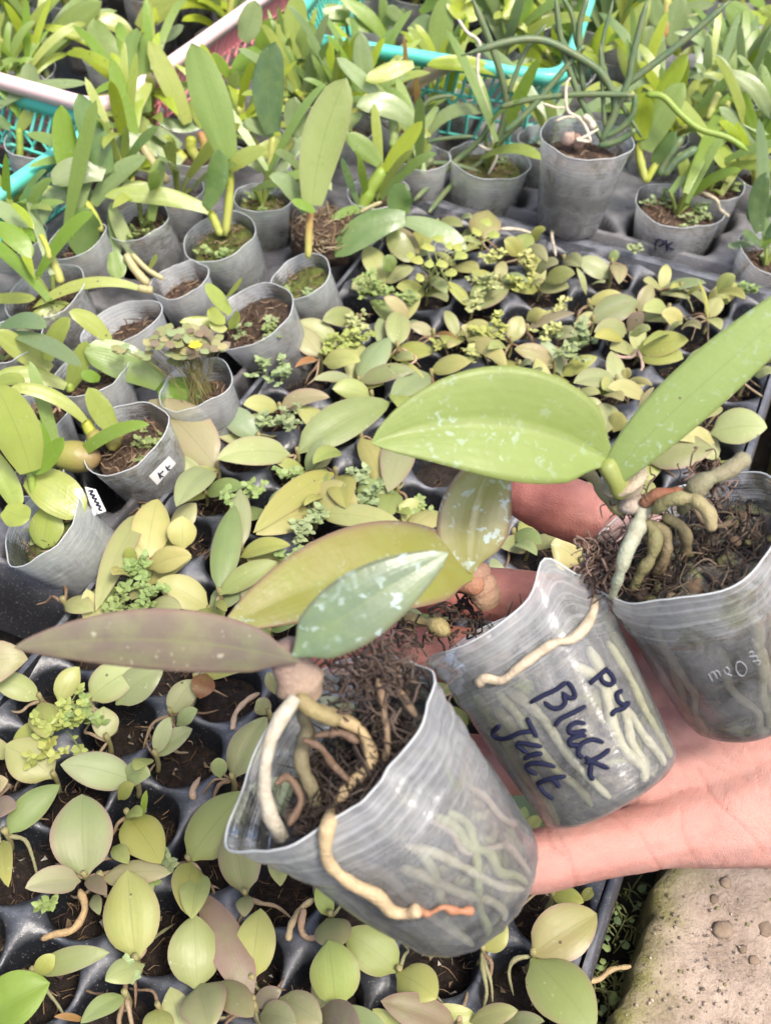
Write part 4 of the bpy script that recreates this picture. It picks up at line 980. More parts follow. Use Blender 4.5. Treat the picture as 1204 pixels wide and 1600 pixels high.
# ------------------------------------------------------------------ seedlings in the plug tray
SEED = """03:400 515 390 125 290 o;380 530 120 565 130 a;440 600 470 690 60 o;410 515 500 600 85 p
03:640 905 602 480 265 l;680 925 495 1000 125 y
03:600 225 758 450 200 l;530 370 605 450 80 l;600 215 670 225 70 l;672 230 690 105 32 G
03:475 520 805 495 125 a
03:30 315 282 80 145 w;15 340 40 560 90 l
F:212 1222 95 1195 62 k;195 1215 235 1212 40 k;185 1250 210 1228 24 l
F:85 1215 8 1165 68 k
03:885 440 1165 105 265 l;905 445 880 690 160 l;940 500 900 710 140 y
03:1150 600 1090 250 200 o;1155 600 1150 700 82 o
03:1190 1100 945 580 190 p;930 1050 915 690 250 g;935 1020 985 1240 230 o;1010 1010 1190 1170 150 o
03:160 965 515 868 112 g;180 985 260 880 85 l
03:-70 1190 236 1010 235 G
03:590 1070 380 1200 115 g;400 1190 255 1170 34 r
03:745 1130 750 1300 140 l
03:-60 150 55 80 70 p;-60 205 80 185 115 p;-60 120 40 60 90 a
13:345 700 285 560 85 l;335 705 375 862 175 o;375 1135 340 808 245 l
13:670 960 415 770 205 l;660 965 850 1085 195 l
13:950 1230 585 1095 170 p;1010 1195 1230 1140 100 o
13:-10 1130 120 1045 92 p;110 1085 310 1200 150 o;20 1160 190 1200 130 o;300 1140 490 1250 160 p
13:-20 1000 20 660 200 l;90 430 115 555 95 y
13:1060 860 1180 740 130 l
23:90 872 392 680 235 o;90 885 380 1230 275 g
23:180 592 332 627 92 l;325 625 372 562 52 l;-60 1190 150 1180 80 o
23:20 320 60 180 72 g;50 300 140 230 62 l;345 222 432 192 52 l
02:690 225 745 -60 175 y;860 180 860 20 132 y;700 268 902 205 112 y;640 255 590 170 62 l;610 300 530 295 75 y
c:150 810 235 315 165 w;150 812 470 632 125 g;130 850 190 905 60 l
c:272 560 265 222 118 k;265 605 545 540 105 l
c:790 140 340 470 150 l;800 160 850 335 165 l;720 270 620 320 60 l
c:680 362 355 480 175 y;700 368 1195 465 150 y
c:930 -60 1060 235 125 y;1180 -60 1085 245 190 a
c:1130 235 1060 400 140 w;1120 345 1210 370 70 l
02:300 430 440 465 105 k;700 440 855 455 95 k
02:420 885 665 728 175 k;545 905 770 735 165 b
02:190 882 -50 780 118 y;275 895 375 730 108 y;195 895 220 1065 145 l
02:505 1075 490 915 122 k
02:800 952 920 790 125 k;830 1005 930 930 80 y
02:920 790 1220 705 85 l
02:730 1150 905 1020 100 b;735 1140 800 965 80 k;710 1160 635 1215 85 l
F:362 1218 415 1120 54 o;345 1216 340 1184 25 k
F:420 1118 400 1095 30 k;430 1085 418 1050 20 k
11:190 930 630 692 190 w;160 935 -185 955 150 k;400 925 268 978 90 l
01:1020 1000 700 680 235 a;1030 1008 860 1030 35 y;1000 1000 830 1180 150 b
01:1215 860 1030 720 125 b
11:302 478 168 330 132 a;315 502 490 495 107 y;290 490 182 525 28 r
11:480 592 625 380 132 b;485 598 750 540 85 o;465 590 268 582 55 k
11:820 560 630 690 125 b;815 545 1010 500 100 y
11:660 430 668 262 115 k;715 290 598 195 72 a;650 475 740 490 58 y
11:830 370 720 330 75 a
11:475 300 312 305 102 g
11:108 718 -60 700 90 y;112 712 345 665 92 a;150 745 190 720 40 p
11:540 660 358 625 95 y;640 640 730 760 95 l
a:20 235 220 390 115 o;50 500 -10 420 110 d
a:610 300 650 112 190 o;610 330 480 295 62 y;600 350 490 385 50 l
a:330 205 492 215 92 o;470 185 545 165 62 k
a:840 412 905 260 135 l;850 410 750 300 110 l;920 310 1012 238 82 l;895 350 1022 440 82 k;945 500 1090 450 100 k
a:720 555 902 562 76 b;1002 560 1195 515 115 g;905 600 992 570 72 k
a:1120 430 1230 470 110 a
a:285 545 392 640 85 k;300 640 392 690 92 o
a:545 920 480 850 78 k;470 945 398 980 75 y;515 925 765 1090 130 y;775 990 650 985 85 y;310 900 465 930 30 r
a:790 945 860 780 122 k;890 810 1002 765 90 y
a:890 865 1195 760 70 p
a:1062 1090 815 985 122 a;1060 905 1210 905 100 k
a:840 1095 922 1080 72 b;900 1140 980 1130 80 b;1090 1020 1210 1000 100 b
b:205 335 0 230 135 b;100 375 170 365 72 k;60 440 0 270 42 g
b:212 250 250 160 60 g;245 250 262 372 105 a
b:95 600 385 480 185 o;310 672 108 670 135 k;312 662 420 560 105 p;330 690 455 655 78 y;290 720 110 700 90 l
b:70 500 290 440 92 y
b:565 530 410 535 110 y;650 620 525 560 115 y;570 662 655 612 52 y;578 680 412 752 50 l;650 640 768 650 75 k
b:810 585 888 450 105 y;808 590 890 655 82 y;870 420 985 325 105 l;870 430 1042 465 92 l;810 590 810 450 750 345 24 l
b:640 395 580 400 40 l;680 440 785 400 50 l
b:242 975 -20 985 165 b;305 962 310 890 65 y;300 980 470 1000 50 y;430 1080 190 1010 115 y;170 1060 290 1095 85 y
b:0 1210 130 1085 120 k;150 1240 220 1130 120 k;380 1140 480 1010 40 a
b:1030 975 945 925 45 y;1100 940 1220 920 90 y;1130 860 1220 800 90 y
21:950 685 990 570 112 y;945 690 785 790 165 y;920 828 1185 800 170 y
21:615 955 938 895 190 o;940 870 740 850 90 y
21:650 800 785 770 150 g;700 760 790 690 100 g
21:370 775 340 660 120 k;430 830 420 685 130 k;470 820 510 730 90 y
21:300 640 410 640 50 y
F:660 820 622 790 46 y;690 800 640 830 44 y
F:600 800 560 750 50 w
F:800 835 845 850 34 w;805 850 838 868 24 k
F:905 880 860 850 60 y
F:700 1420 650 1390 50 l
F:480 775 560 790 60 y
F:225 800 150 955 40 k""".split('\n')
used = {}
plants = []
def cw(codes): return CW[max(set(codes), key=codes.count)]
for li, line in enumerate(SEED):
    L = parse(line); codes = [c for _, _, c in L]
    base = G(L[0][0][0][0], L[0][0][0][1], .004)
    mb = MB(); mr = MB()
    for i, (pts, w_, code) in enumerate(L):
        b = G(pts[0][0], pts[0][1], .004 + .0015 * i)
        zt = .010 + .004 * i + R.uniform(0, .006)
        t_ = G(pts[-1][0], pts[-1][1], zt)
        ln = (t_ - b).length
        if len(pts) == 3: mid = G(pts[1][0], pts[1][1], .02)
        else: mid = (b + t_) * .5 + V((0, 0, .16 * ln + .002))
        view = (CAM - mid).normalized()
        nrm = (view * .75 + V((0, 0, .6)) + V((R.uniform(-.22, .22), R.uniform(-.22, .22), 0))).normalized()
        leaf(mb, b, mid, t_, px2m(w_, mid) * 1.03, nrm, tuple(x * q for x, q in zip(tint(code, .15), (.84, .84, .86))), min(1, EDGE[code] * R.uniform(.7, 1.5)), 'oval', R.choice([.12, .25, .42]), 14, 8, wl=R.uniform(.93, 1.07), wr=R.uniform(.93, 1.07), wave=.02, roll_=R.uniform(.15, .4), twist=R.uniform(-.2, .2))
    for k in range(R.randint(2, 4)):
        a = R.uniform(0, 6.28); P = [base + V((0, 0, -.001))]; q = base.copy()
        for j in range(3):
            a += R.uniform(-.9, .9); q = q + V((math.cos(a), math.sin(a), 0)) * R.uniform(.004, .009); q.z = max(-.012, .002 - .004 * j + R.uniform(-.001, .003)); P.append(q.copy())
        tube(mr, crom(P, 4), (R.uniform(.0008, .0014), .0005), R.choice([(.20, .14, .08), (.28, .21, .13), (.16, .10, .06), (.2, .2, .1)]), 6, jitter=.4)
    tube(mr, crom([base + V((0, 0, -.014)), base + V((.001, 0, -.005)), base + V((0, 0, .005))], 3), (.0012, .0013), (.24, .22, .09), 7, jitter=.3)
    plants.append((base, mb, mr, codes, len(L)))
# cells the photograph shows with plants of their own not listed above
occ = {}
for p in plants: occ.setdefault(cell_of(p[0]), []).append(p)
for (r_, c_), (ca, cb) in cells.items():
    if (r_, c_) in occ and (R.random() < .5 or r_ > 11): continue
    if R.random() < .2: continue
    base = AB(ca + R.uniform(-.006, .006), cb + R.uniform(-.006, .006), -.006); mb = MB(); mr = MB(); codes = []
    a = R.uniform(0, 6.28); n_ = R.randint(2, 4)
    for k in range(n_):
        code = R.choice('yklklbwo'); codes.append(code); aa = a + k * 2.2 + R.uniform(-.3, .3); ll = R.uniform(.016, .032)
        t_ = base + V((math.cos(aa) * ll, math.sin(aa) * ll, .010 + .003 * k)); md = (base + t_) * .5 + V((0, 0, .006))
        leaf(mb, base + V((0, 0, .001 * k)), md, t_, ll * R.uniform(.45, .65), V((R.uniform(-.2, .2), -.3, 1)).normalized(), tuple(x * .84 for x in tint(code)), EDGE[code], 'oval', R.uniform(.15, .4), 12, 6, twist=R.uniform(-.3, .3))
    tube(mr, crom([base + V((0, 0, -.01)), base + V((.001, 0, -.005)), base + V((0, 0, .003))], 3), (.0010, .0011), (.24, .22, .09), 6)
    plants.append((base, mb, mr, codes, n_)); occ.setdefault((r_, c_), []).append(plants[-1])
labels = {}
for ck, ps in occ.items():
    ps.sort(key=lambda p: p[0].dot(B_))
    for i, (base, mb, mr, codes, nl) in enumerate(ps):
        r_, c_ = max(0, min(NROW - 1, ck[0])), max(0, min(NCOL - 1, ck[1]))
        pos = '' if len(ps) == 1 else ('left one in ' if i == 0 else ('right one in ' if i == len(ps) - 1 else ('middle one in ' if i == 1 else 'third one in ')))
        lab = f"{cw(codes)} {NUM[nl]}-leaved seedling, {pos}{ORD[c_]} plug from left, {ORD[r_]} row from back"
        while lab in labels: lab = lab.replace('seedling', 'small seedling', 1)
        labels[lab] = 1
        root = thing('orchid_seedling', lab, 'seedling', base, 'orchid seedlings in the plug tray')
        mb.build('leaves', M_LEAF, root); mr.build('roots', M_ROOT, root)

# brown looping roots and fallen bits between the plugs
for pts, c, rad, lab in [([(125, 1390), (133, 1420), (115, 1452), (85, 1460), (65, 1468)], (.36, .25, .12), .0017, 'tan twisting root crossing the tray ridge below the round purple-edged leaf'),
        ([(970, 535), (962, 555), (985, 558), (995, 548), (1003, 570), (1000, 580)], (.42, .30, .24), .0013, 'kinked pinkish root over the tray ridge under the purplish leaves'),
        ([(625, 543), (650, 560), (632, 575)], (.55, .36, .26), .0008, 'thin pink twig pair near the big held leaf tip'),
        ([(450, 1470), (455, 1445), (470, 1420), (490, 1405)], (.42, .33, .18), .0016, 'curled tan root in the plug beside the held front cup'),
        ([(475, 1420), (470, 1450), (480, 1465), (497, 1465)], (.40, .27, .17), .0015, 'hooked brown root touching the curled tan one'),
        ([(363, 1140), (368, 1115), (385, 1095), (405, 1083)], (.40, .29, .20), .0016, 'arched brown dry root in the plug above the hanging leaf stem'),
        ([(303, 1250), (301, 1235), (312, 1215)], (.38, .27, .18), .0016, 'short brown root stub against the plug wall'),
        ([(845, 335), (860, 345), (862, 372), (868, 400)], (.48, .42, .34), .0014, 'pale grey root arching down from the back corner seedling'),
        ([(780, 358), (805, 358), (830, 364)], (.58, .52, .40), .0015, 'cream root lying along the back of the tray'),
        ([(905, 1535), (935, 1530), (955, 1515), (985, 1510)], (.33, .24, .12), .0014, 'brown tendril hanging in the dark gap beside the concrete')]:
    z = .004 if pts[0] != (905, 1535) else -.03
    P = [G(x, y, z + R.uniform(-.001, .003)) for x, y in pts]; mb = MB(); tube(mb, crom(P, 6), (rad, rad * .8), c, 8, jitter=.4)
    tag(mb.build('dry_root', M_ROOT, origin=P[0]), lab, 'root', 'dry roots on the tray')

# ------------------------------------------------------------------ weed tufts
p = G(-5, 1035, .03); mb = MB(); leaf(mb, G(-90, 1075, .02), G(-15, 1020, .04), G(44, 1030, .03), px2m(72, p), V((.1, -.5, 1)).normalized(), tuple(x * .75 for x in tint('a')), .8, 'oval', .2, 14, 8)
tag(mb.build('fallen_leaf', M_LEAF, origin=p), 'pinkish tan leaf end poking in at the picture edge below the grey-purple leaf tip', 'leaf')
WEEDS = [(425, 500, .017, 9, 'b', 'bluish weed tuft on the tray edge below the small weedy cup'), (445, 585, .017, 9, 'b', 'grey-green tuft hanging over the tray edge ridge'),
 (412, 575, .013, 7, 'b', 'low tuft left of the one on the tray edge'), (580, 455, .022, 20, 'w', 'big dense green tuft behind the cream seedling'), (548, 530, .016, 12, 'l', 'light green tuft between the cream leaves'),
 (560, 505, .014, 9, 'k', 'pale tuft above the light green one'), (515, 540, .014, 9, 'l', 'small yellowish tuft beside the upright cream leaf'), (455, 655, .014, 10, 'b', 'dark small tuft above the big oval mid-green leaf'),
 (420, 660, .012, 8, 'b', 'small tuft between the cream and the pinkish leaf'), (742, 470, .014, 9, 'k', 'grey-green tuft on the ridge near the back bare plug'), (757, 440, .016, 12, 'k', 'whitish green tuft behind the bare plug'),
 (775, 400, .012, 9, 'y', 'yellow-green tuft under the bright back seedling'), (820, 415, .016, 13, 'y', 'golden fine tuft in the back plugs'), (752, 520, .014, 10, 'l', 'lime tuft on the ridge in front of the bare plug'),
 (780, 505, .014, 9, 'l', 'second lime tuft right of the lime one by the bare plug'), (732, 555, .012, 9, 'y', 'yellow tuft left of the big yellow held-leaf neighbour'), (860, 520, .014, 9, 'y', 'golden tuft on the brown strap leaf'),
 (905, 525, .018, 13, 'b', 'mint green tuft right of the golden tuft'), (890, 555, .015, 10, 'b', 'mint green tuft below the first mint one'), (868, 480, .013, 8, 'y', 'ochre tuft left of the large purplish leaf'),
 (810, 440, .012, 8, 'l', 'small lime tuft above the brown strap leaf'), (210, 895, .014, 10, 'w', 'fresh green tuft below the pale yellow seedling at the tray corner'), (232, 925, .014, 10, 'w', 'fresh tuft right of the corner one'), (195, 940, .013, 8, 'w', 'fresh tuft touching the dark hanging leaf'),
 (470, 830, .015, 10, 'b', 'bluish green tuft on the cream oval leaf'), (492, 812, .013, 8, 'b', 'tuft right of the one on the cream oval leaf'), (450, 870, .012, 8, 'w', 'small tuft at the rim of the olive held leaf'), (392, 770, .012, 7, 'w', 'small four-leaf tuft between pale leaves'),
 (360, 775, .010, 5, 'w', 'tiny tuft left of the four-leaf one'), (448, 740, .011, 6, 'w', 'little tuft below the big oval leaf base'), (560, 745, .016, 11, 'b', 'deep green tuft left of the pinkish folded leaf'), (578, 775, .014, 9, 'b', 'deep green tuft just below the folded leaf'),
 (660, 790, .012, 8, 'w', 'tuft left of the spotted upright leaf'), (100, 1130, .020, 18, 'l', 'lime green flowering tuft in the front plugs'), (132, 1118, .015, 10, 'w', 'loose green tuft right of the lime flowering one'), (75, 1180, .014, 8, 'l', 'lime tuft on the round cream leaf'),
 (265, 1338, .008, 4, 'b', 'mint rosette beside the lime rounded leaf'), (233, 1365, .008, 4, 'w', 'tiny rosette on the pinkish leaf'), (195, 1512, .006, 2, 'b', 'pair of mint discs on the small yellow leaf'), (65, 1415, .009, 3, 'w', 'round-leaved sprig under the pinkish leaf'),
 (640, 470, .012, 8, 'w', 'tuft behind the clover-like sprig'), (690, 535, .008, 5, 'l', 'tiny tuft by the small pink leaf'), (1165, 450, .012, 7, 'w', 'green sprig at the back right tray edge'), (985, 385, .008, 5, 'b', 'sprig at the back rim of the tray')]
for (x, y, s, n_, code, lab) in WEEDS:
    p = G(x, y + 8, .008); mb = MB(); weed_shape(mb, p, s, n_, tint(code))
    tag(mb.build('weed_tuft', M_LEAF, origin=p), lab, 'weed', 'weed tufts among the seedlings')
# clover-like sprig
mb = MB(); base = G(670, 455, .0)
for (x, y, s) in ((648, 412, 22), (668, 392, 24), (720, 405, 22), (690, 418, 20), (700, 432, 24), (682, 378, 20), (660, 366, 20), (668, 418, 16), (640, 405, 14), (712, 392, 16), (757, 352, 20), (768, 372, 22), (745, 368, 16), (655, 440, 14), (700, 390, 14)):
    q = G(x, y, .028); leaf(mb, q, q + V((.001, .002, .0015)), q + V((R.uniform(-.004, .004), .009, .001)), px2m(s, q), V((R.uniform(-.3, .3), -.3, 1)).normalized(), tint('l'), 0, 'oval', .1, 6, 4)
    tube(mb, crom([base + V((R.uniform(-.01, .02), 0, 0)), base.lerp(q, .6) + V((0, 0, .008)), q], 4), .0004, (.35, .4, .15), 5, cap=False)
tag(mb.build('clover_sprig', M_LEAF, origin=base), 'airy round-leaved lime sprig standing over the back left plugs', 'weed')
# bits of green down in the gap beside the slab
mb = MB()
for _ in range(70):
    x, y = R.uniform(885, 1010), R.uniform(1395, 1600)
    q = G(x, y, -.062); s = R.uniform(.002, .0045); leaf(mb, q, q + V((0, s * .5, .001)), q + V((R.uniform(-s, s), s, .0)), s, V((0, -.2, 1)).normalized(), tint(R.choice('dDw')), 0, 'oval', .1, 4, 2)
for _ in range(260):
    q = G(R.uniform(880, 1030), R.uniform(1390, 1610), -.066); d = V((R.uniform(-1, 1), R.uniform(-1, 1), R.uniform(0, .5))) * .01
    tube(mb, crom([q, q + d * .5 + V((0, 0, .003)), q + d], 3), .0005, R.choice([(.07, .05, .03), (.05, .06, .02), (.12, .09, .05)]), 4, cap=False)
tag(mb.build('ground_litter', M_LEAF), kind='stuff')

# ------------------------------------------------------------------ hand
def hand():
    S = []  # (point, radius) chains
    def chain(L, k=1.0):
        P = [PZ(x, y, z) for x, y, z, r in L]; C = crom(P, 8); n_ = len(C) - 1
        rs = [r for *_x, r in L]
        for i, p in enumerate(C):
            f = i / n_ * (len(rs) - 1); a = int(min(f, len(rs) - 2)); t = f - a
            S.append((p, (rs[a] * (1 - t) + rs[a+1] * t) * k))
    # pinky, ring, middle, index, thumb: base knuckle to tip
    chain([(1130, 1262, .452, .0145), (1035, 1300, .446, .0138), (930, 1326, .436, .0122), (850, 1343, .430, .0124), (780, 1350, .424, .0112), (700, 1347, .420, .0108), (655, 1343, .418, .0086)])
    chain([(1100, 1170, .468, .0145), (980, 1165, .466, .014), (860, 1190, .466, .0122), (780, 1195, .464, .0124), (700, 1185, .462, .0112), (640, 1170, .46, .0088)])
    chain([(1080, 1080, .482, .0145), (960, 1075, .480, .0140), (840, 1045, .478, .0126), (720, 1025, .474, .0128), (620, 1013, .468, .0115), (540, 1015, .462, .0112), (502, 1018, .460, .0092)])
    chain([(1080, 1010, .482, .0145), (970, 975, .480, .0138), (880, 945, .478, .0124), (800, 932, .474, .0124), (730, 925, .470, .0112), (672, 928, .468, .0088)])
    chain([(1260, 1010, .470, .019), (1130, 930, .480, .0175), (1020, 850, .482, .0150), (930, 812, .478, .0132), (870, 790, .474, .0132), (825, 776, .472, .0110)])
    # palm: bridges between the knuckles and the wrist
    K = [(1035, 1300, .450, .0142), (985, 1215, .462, .014), (975, 1150, .468, .014), (965, 1070, .474, .0145), (975, 990, .478, .0142)]
    Wr = [(1400, 1235, .445, .021), (1400, 1190, .449, .021), (1400, 1140, .453, .021), (1400, 1100, .456, .021), (1400, 1060, .458, .021)]
    for a, b in zip([K[0], K[1], K[2], K[3], K[4]], Wr):
        for k in range(3):
            mid = ((a[0] + b[0]) / 2, (a[1] + b[1]) / 2 + (0, 14, -14)[k], (a[2] + b[2]) / 2 + .003, .0185)
            chain([a, mid, b])
    chain([(1060, 1290, .453, .0150), (1200, 1243, .453, .0200), (1320, 1225, .450, .0225), (1400, 1210, .448, .023)])
    chain([(975, 990, .480, .0142), (965, 1070, .474, .0143), (978, 1160, .467, .0145), (1010, 1240, .459, .0148), (1060, 1285, .454, .015)])
    chain([(1080, 1000, .480, .0142), (1080, 1080, .474, .0150), (1090, 1160, .467, .0155), (1110, 1235, .459, .016)])
    chain([(1130, 940, .482, .0165), (1160, 1050, .476, .017), (1180, 1150, .467, .0175), (1200, 1220, .457, .019)])
    chain([(1400, 1150, .455, .022), (1600, 1200, .46, .021), (1900, 1260, .47, .024)])
    chain([(1400, 1210, .45, .022), (1600, 1240, .455, .022), (1900, 1300, .465, .026)])
    chain([(1400, 1090, .458, .022), (1600, 1150, .462, .021), (1900, 1200, .475, .026)])
    bm = bmesh.new()
    for p, r in S:
        bmesh.ops.create_icosphere(bm, subdivisions=2, radius=r, matrix=Matrix.Translation(p))
    me = bpy.data.meshes.new('hand_base'); bm.to_mesh(me); bm.free()
    ob = bpy.data.objects.new('hand_base', me); col.objects.link(ob)
    md = ob.modifiers.new('r', 'REMESH'); md.mode = 'VOXEL'; md.voxel_size = .0011
    sm = ob.modifiers.new('s', 'SMOOTH'); sm.iterations = 12; sm.factor = .5
    dg = bpy.context.evaluated_depsgraph_get()
    m2 = bpy.data.meshes.new_from_object(ob.evaluated_get(dg)); bpy.data.objects.remove(ob, do_unlink=True)
    # creases of the palm and finger joints: polylines in the picture, traced onto the skin
    CR = [([(1090, 1200), (1110, 1240), (1140, 1272), (1170, 1300), (1190, 1330)], 1.0), ([(1063, 1262), (1070, 1310), (1090, 1350), (1100, 1368)], .8), ([(1000, 1300), (1015, 1330), (1035, 1365)], .7),
          ([(945, 1272), (965, 1280), (985, 1300)], .7), ([(856, 1298), (862, 1320), (880, 1335)], 1.0), ([(870, 1300), (890, 1340), (898, 1385)], .9), ([(884, 1340), (900, 1362), (902, 1380)], .5),
          ([(1040, 1130), (1080, 1175), (1120, 1200), (1204, 1230)], .6), ([(1035, 1150), (1060, 1190), (1075, 1230)], .6), ([(925, 1000), (960, 1060), (1000, 1110), (1040, 1145)], .5),
          ([(1120, 1160), (1150, 1190), (1204, 1190)], .5), ([(1160, 1150), (1180, 1200), (1190, 1250)], .4), ([(930, 770), (925, 800), (930, 830)], .4), ([(1085, 1290), (1110, 1320), (1120, 1345)], .4), ([(1130, 1090), (1170, 1120), (1200, 1170)], .4)]
    from mathutils import kdtree
    pts = []
    for L, s in CR:
        for q in crom([V((x, y, 0)) for x, y in L], 12): pts.append((q, s))
    kd = kdtree.KDTree(len(pts))
    for i, (q, s) in enumerate(pts): kd.insert(q, i)
    kd.balance()
    cols = []; me = m2
    nr = [v.normal.copy() for v in me.vertices]
    tips = [PZ(825, 776, .472), PZ(672, 928, .468), PZ(502, 1018, .46), PZ(640, 1170, .46), PZ(655, 1343, .418)]
    for i, v in enumerate(me.vertices):
        d = v.co - CAM; Z = d.dot(FW); x = CX + FOC * d.dot(RT) / Z; y = CY - FOC * d.dot(UP) / Z
        q, idx, dist = kd.find(V((x, y, 0))); s = pts[idx][1]; front = nr[i].dot(-FW)
        cr = math.exp(-(dist / 2.4) ** 2) * s * (.8 + .4 * noise.noise(v.co * 90)) if front > 0 else 0
        v.co -= nr[i] * (.0006 * cr); v.co += nr[i] * (.0007 * noise.noise(v.co * 55) + .00018 * noise.noise(v.co * 260))
        t = max(math.exp(-((v.co - tp).length / .017) ** 2) for tp in tips)
        red = .30 + .6 * t + .22 * noise.noise(v.co * 40) + .15 * noise.noise(v.co * 110) + .3 * cr
        # fingers are rosier than the heel of the palm
        if x < 1000 and y < 1180: red += .4
        red = min(1, max(0, red - .12 * (x > 1050))); a = V(lin((230, 180, 166))); b = V(lin((206, 124, 110))); c = a.lerp(b, red) * .52
        c = c.lerp(V((.30, .12, .10)), cr * .7)
        cols += [c.x, c.y, c.z, 1]
    at = me.attributes.new('tint', 'FLOAT_COLOR', 'POINT'); at.data.foreach_set('color', cols)
    me.polygons.foreach_set('use_smooth', [True] * len(me.polygons))
    m, n = newmat('skin'); t = attr(n, 'tint'); g = geo(n)
    c = mixc(n, ramp(n, noisen(n, 140, 4, g, .6), [(.38, 0.0), (.68, .30)]), t.outputs['Color'], (.60, .26, .20))
    c = mixc(n, ramp(n, noisen(n, 900, 2, g), [(.3, .12), (.6, 0.0)]), c, (.34, .16, .12))
    wv = N(n, 'ShaderNodeTexWave'); wv.inputs['Scale'].default_value = 420; wv.inputs['Distortion'].default_value = 5; wv.inputs['Detail'].default_value = 2; n.links.new(g, wv.inputs['Vector'])
    h = mathn(n, 'ADD', mathn(n, 'MULTIPLY', wv.outputs['Fac'], .06), noisen(n, 1400, 4, g, .65))
    h = mathn(n, 'ADD', h, mathn(n, 'MULTIPLY', noisen(n, 240, 3, g), .9))
    out(n, princ(n, c, .50, .38, bump(n, h, .75, .0007), Subsurface_Weight=.2, Subsurface_Radius=(.006, .0022, .0012), Subsurface_Scale=.6))
    me.materials.clear(); me.materials.append(m)
    ctr = PZ(1100, 1150, .48)
    for v in me.vertices: v.co -= ctr
    o = bpy.data.objects.new('person', me); col.objects.link(o); o.location = ctr
    tag(o, 'open bare hand, palm up with spread fingers, carrying three potted orchids', 'person')
hand()

# ------------------------------------------------------------------ the three held pots
def lid(c): return tuple(x * .60 for x in lin(c))
def camdir(x, y, z):  # picture right, picture down, toward the camera
    return (RT * x - UP * y - FW * z).normalized()
def wall_roots(c, n_, cols, parent, r0=.0014, t0=.05, t1=.8, only=None):
    mb = MB()
    for k in range(n_):
        th = math.atan2(-FW.dot(c.y), -FW.dot(c.x)) + R.uniform(-1.35, 1.35); dr_ = R.uniform(-.12, .12); t = R.uniform(.6, t1); P = []
        for j in range(7):
            P.append(c.surf(max(t0, t - j * .11), th, .915)); th += R.gauss(dr_, .07)
        tube(mb, crom(P, 4), (r0 * R.uniform(.8, 1.4), r0 * .8), R.choice(cols), 7, jitter=.3)
    return mb.build('roots', M_ROOT, parent)
def chips(parent, c, n_, rad):
    mb = MB()
    for _ in range(n_):
        a = R.uniform(0, 6.28); q = rad * math.sqrt(R.random()); p = c.top + c.x * math.cos(a) * q + c.y * math.sin(a) * q + c.ax * R.uniform(0, .004)
        pebble(mb, p, R.uniform(.0010, .0032), R.choice([(.05, .035, .025), (.10, .07, .045), (.03, .022, .018), (.16, .12, .08), (.09, .09, .04)]), .7)
    return tag(mb.build('bark_chips', M_DEB, parent), kind='stuff')
def drape(bvhs, pts, off, z0=None, n_=6, lift=0):
    o = []
    for q in crom([V((x, y, 0)) for x, y in pts], n_):
        d = ray(q.x, q.y); best = None
        for b in bvhs:
            h = b.ray_cast(CAM, d.normalized())
            if h[0] is not None and (best is None or depth(h[0]) < best): best = depth(h[0])
        Z = (best - off) if best is not None else None; o.append([q, Z])
    # fill misses and smooth the depth
    zs = [z for _, z in o]; kn = [i for i, z in enumerate(zs) if z is not None]
    for i in range(len(zs)):
        if zs[i] is None:
            if not kn: zs[i] = z0 or .4
            else: zs[i] = zs[min(kn, key=lambda k: abs(k - i))]
    if z0 is not None: zs = [min(z, z0) for z in zs]
    for _ in range(3): zs = [(zs[max(0, i-1)] + 2 * zs[i] + zs[min(len(zs)-1, i+1)]) / 4 for i in range(len(zs))]
    for i, (q, _) in enumerate(o):
        pass
    return [PZ(o[i][0].x, o[i][0].y, min(zs[i], (o[i][1] if o[i][1] is not None else 9))) for i in range(len(o))]
def hleaf(parent, pts, Zs, wpx, code, mat, label=None, tiltn=(0, 0, 0), thick=.0012, **k):
    P = [PZ(x, y, z) for (x, y), z in zip(pts, Zs)]
    nrm = ((CAM - P[1]).normalized() + V(tiltn)).normalized(); mb = MB()
    c = code if isinstance(code, tuple) else tint(code, 0)
    leaf(mb, P[0], P[1], P[2], px2m(wpx, P[1]), nrm, c, nl=30, nw=14, thick=thick, **k)
    o = mb.build('leaf', mat, parent)
    if label: o['label'] = label
    return o
PALE = [(.26, .26, .17), (.32, .30, .21), (.22, .24, .12), (.26, .22, .17)]
# --- front pot
rc = PZ(520, 1172, .335); ax = camdir(-.60, -.70, .46)
refm = camdir(-.76, .65, 0)  # angle 0 points along the rim's long side, toward its pinched end
fnC = lambda th, t: (t ** 3 * (0.0042 * math.exp(-((th if th < math.pi else th - 2 * math.pi) / .32) ** 2)
                     - .012 * math.exp(-((((th - fc) + math.pi) % (2 * math.pi) - math.pi) / .8) ** 2)), .0015 * math.sin(th * 3))
y0 = ax.cross((refm - ax * refm.dot(ax)).normalized()); fc = math.pi / 2 if y0.dot(FW) < 0 else 3 * math.pi / 2
pc = thing('potted_orchid', 'nearest held cup, leaning, with a dark brown-purple leaf and a pale root trailing over it', 'potted plant', rc, 'pots held in the hand')
CC = make_cup(rc, ax, .0355, .0262, .074, M_CUPC, pc, fnC, .80, M_MIX, nt_=96, nh=40, crum=.0032, ref=refm, plugc=(.05, .04, .03))
bits(pc, CC, 800, .022, 'fern_root_mix', [(.022, .018, .017), (.045, .034, .03), (.07, .055, .048), (.014, .011, .010), (.10, .08, .065)], .006, .018, .5, .00045, .5)
for c_, p_ in ((CC, pc),): chips(p_, c_, 40, .024)
wall_roots(CC, 9, PALE, pc, .0015)
mb = MB()
bv = [CC.bvh, CC.mbvh]
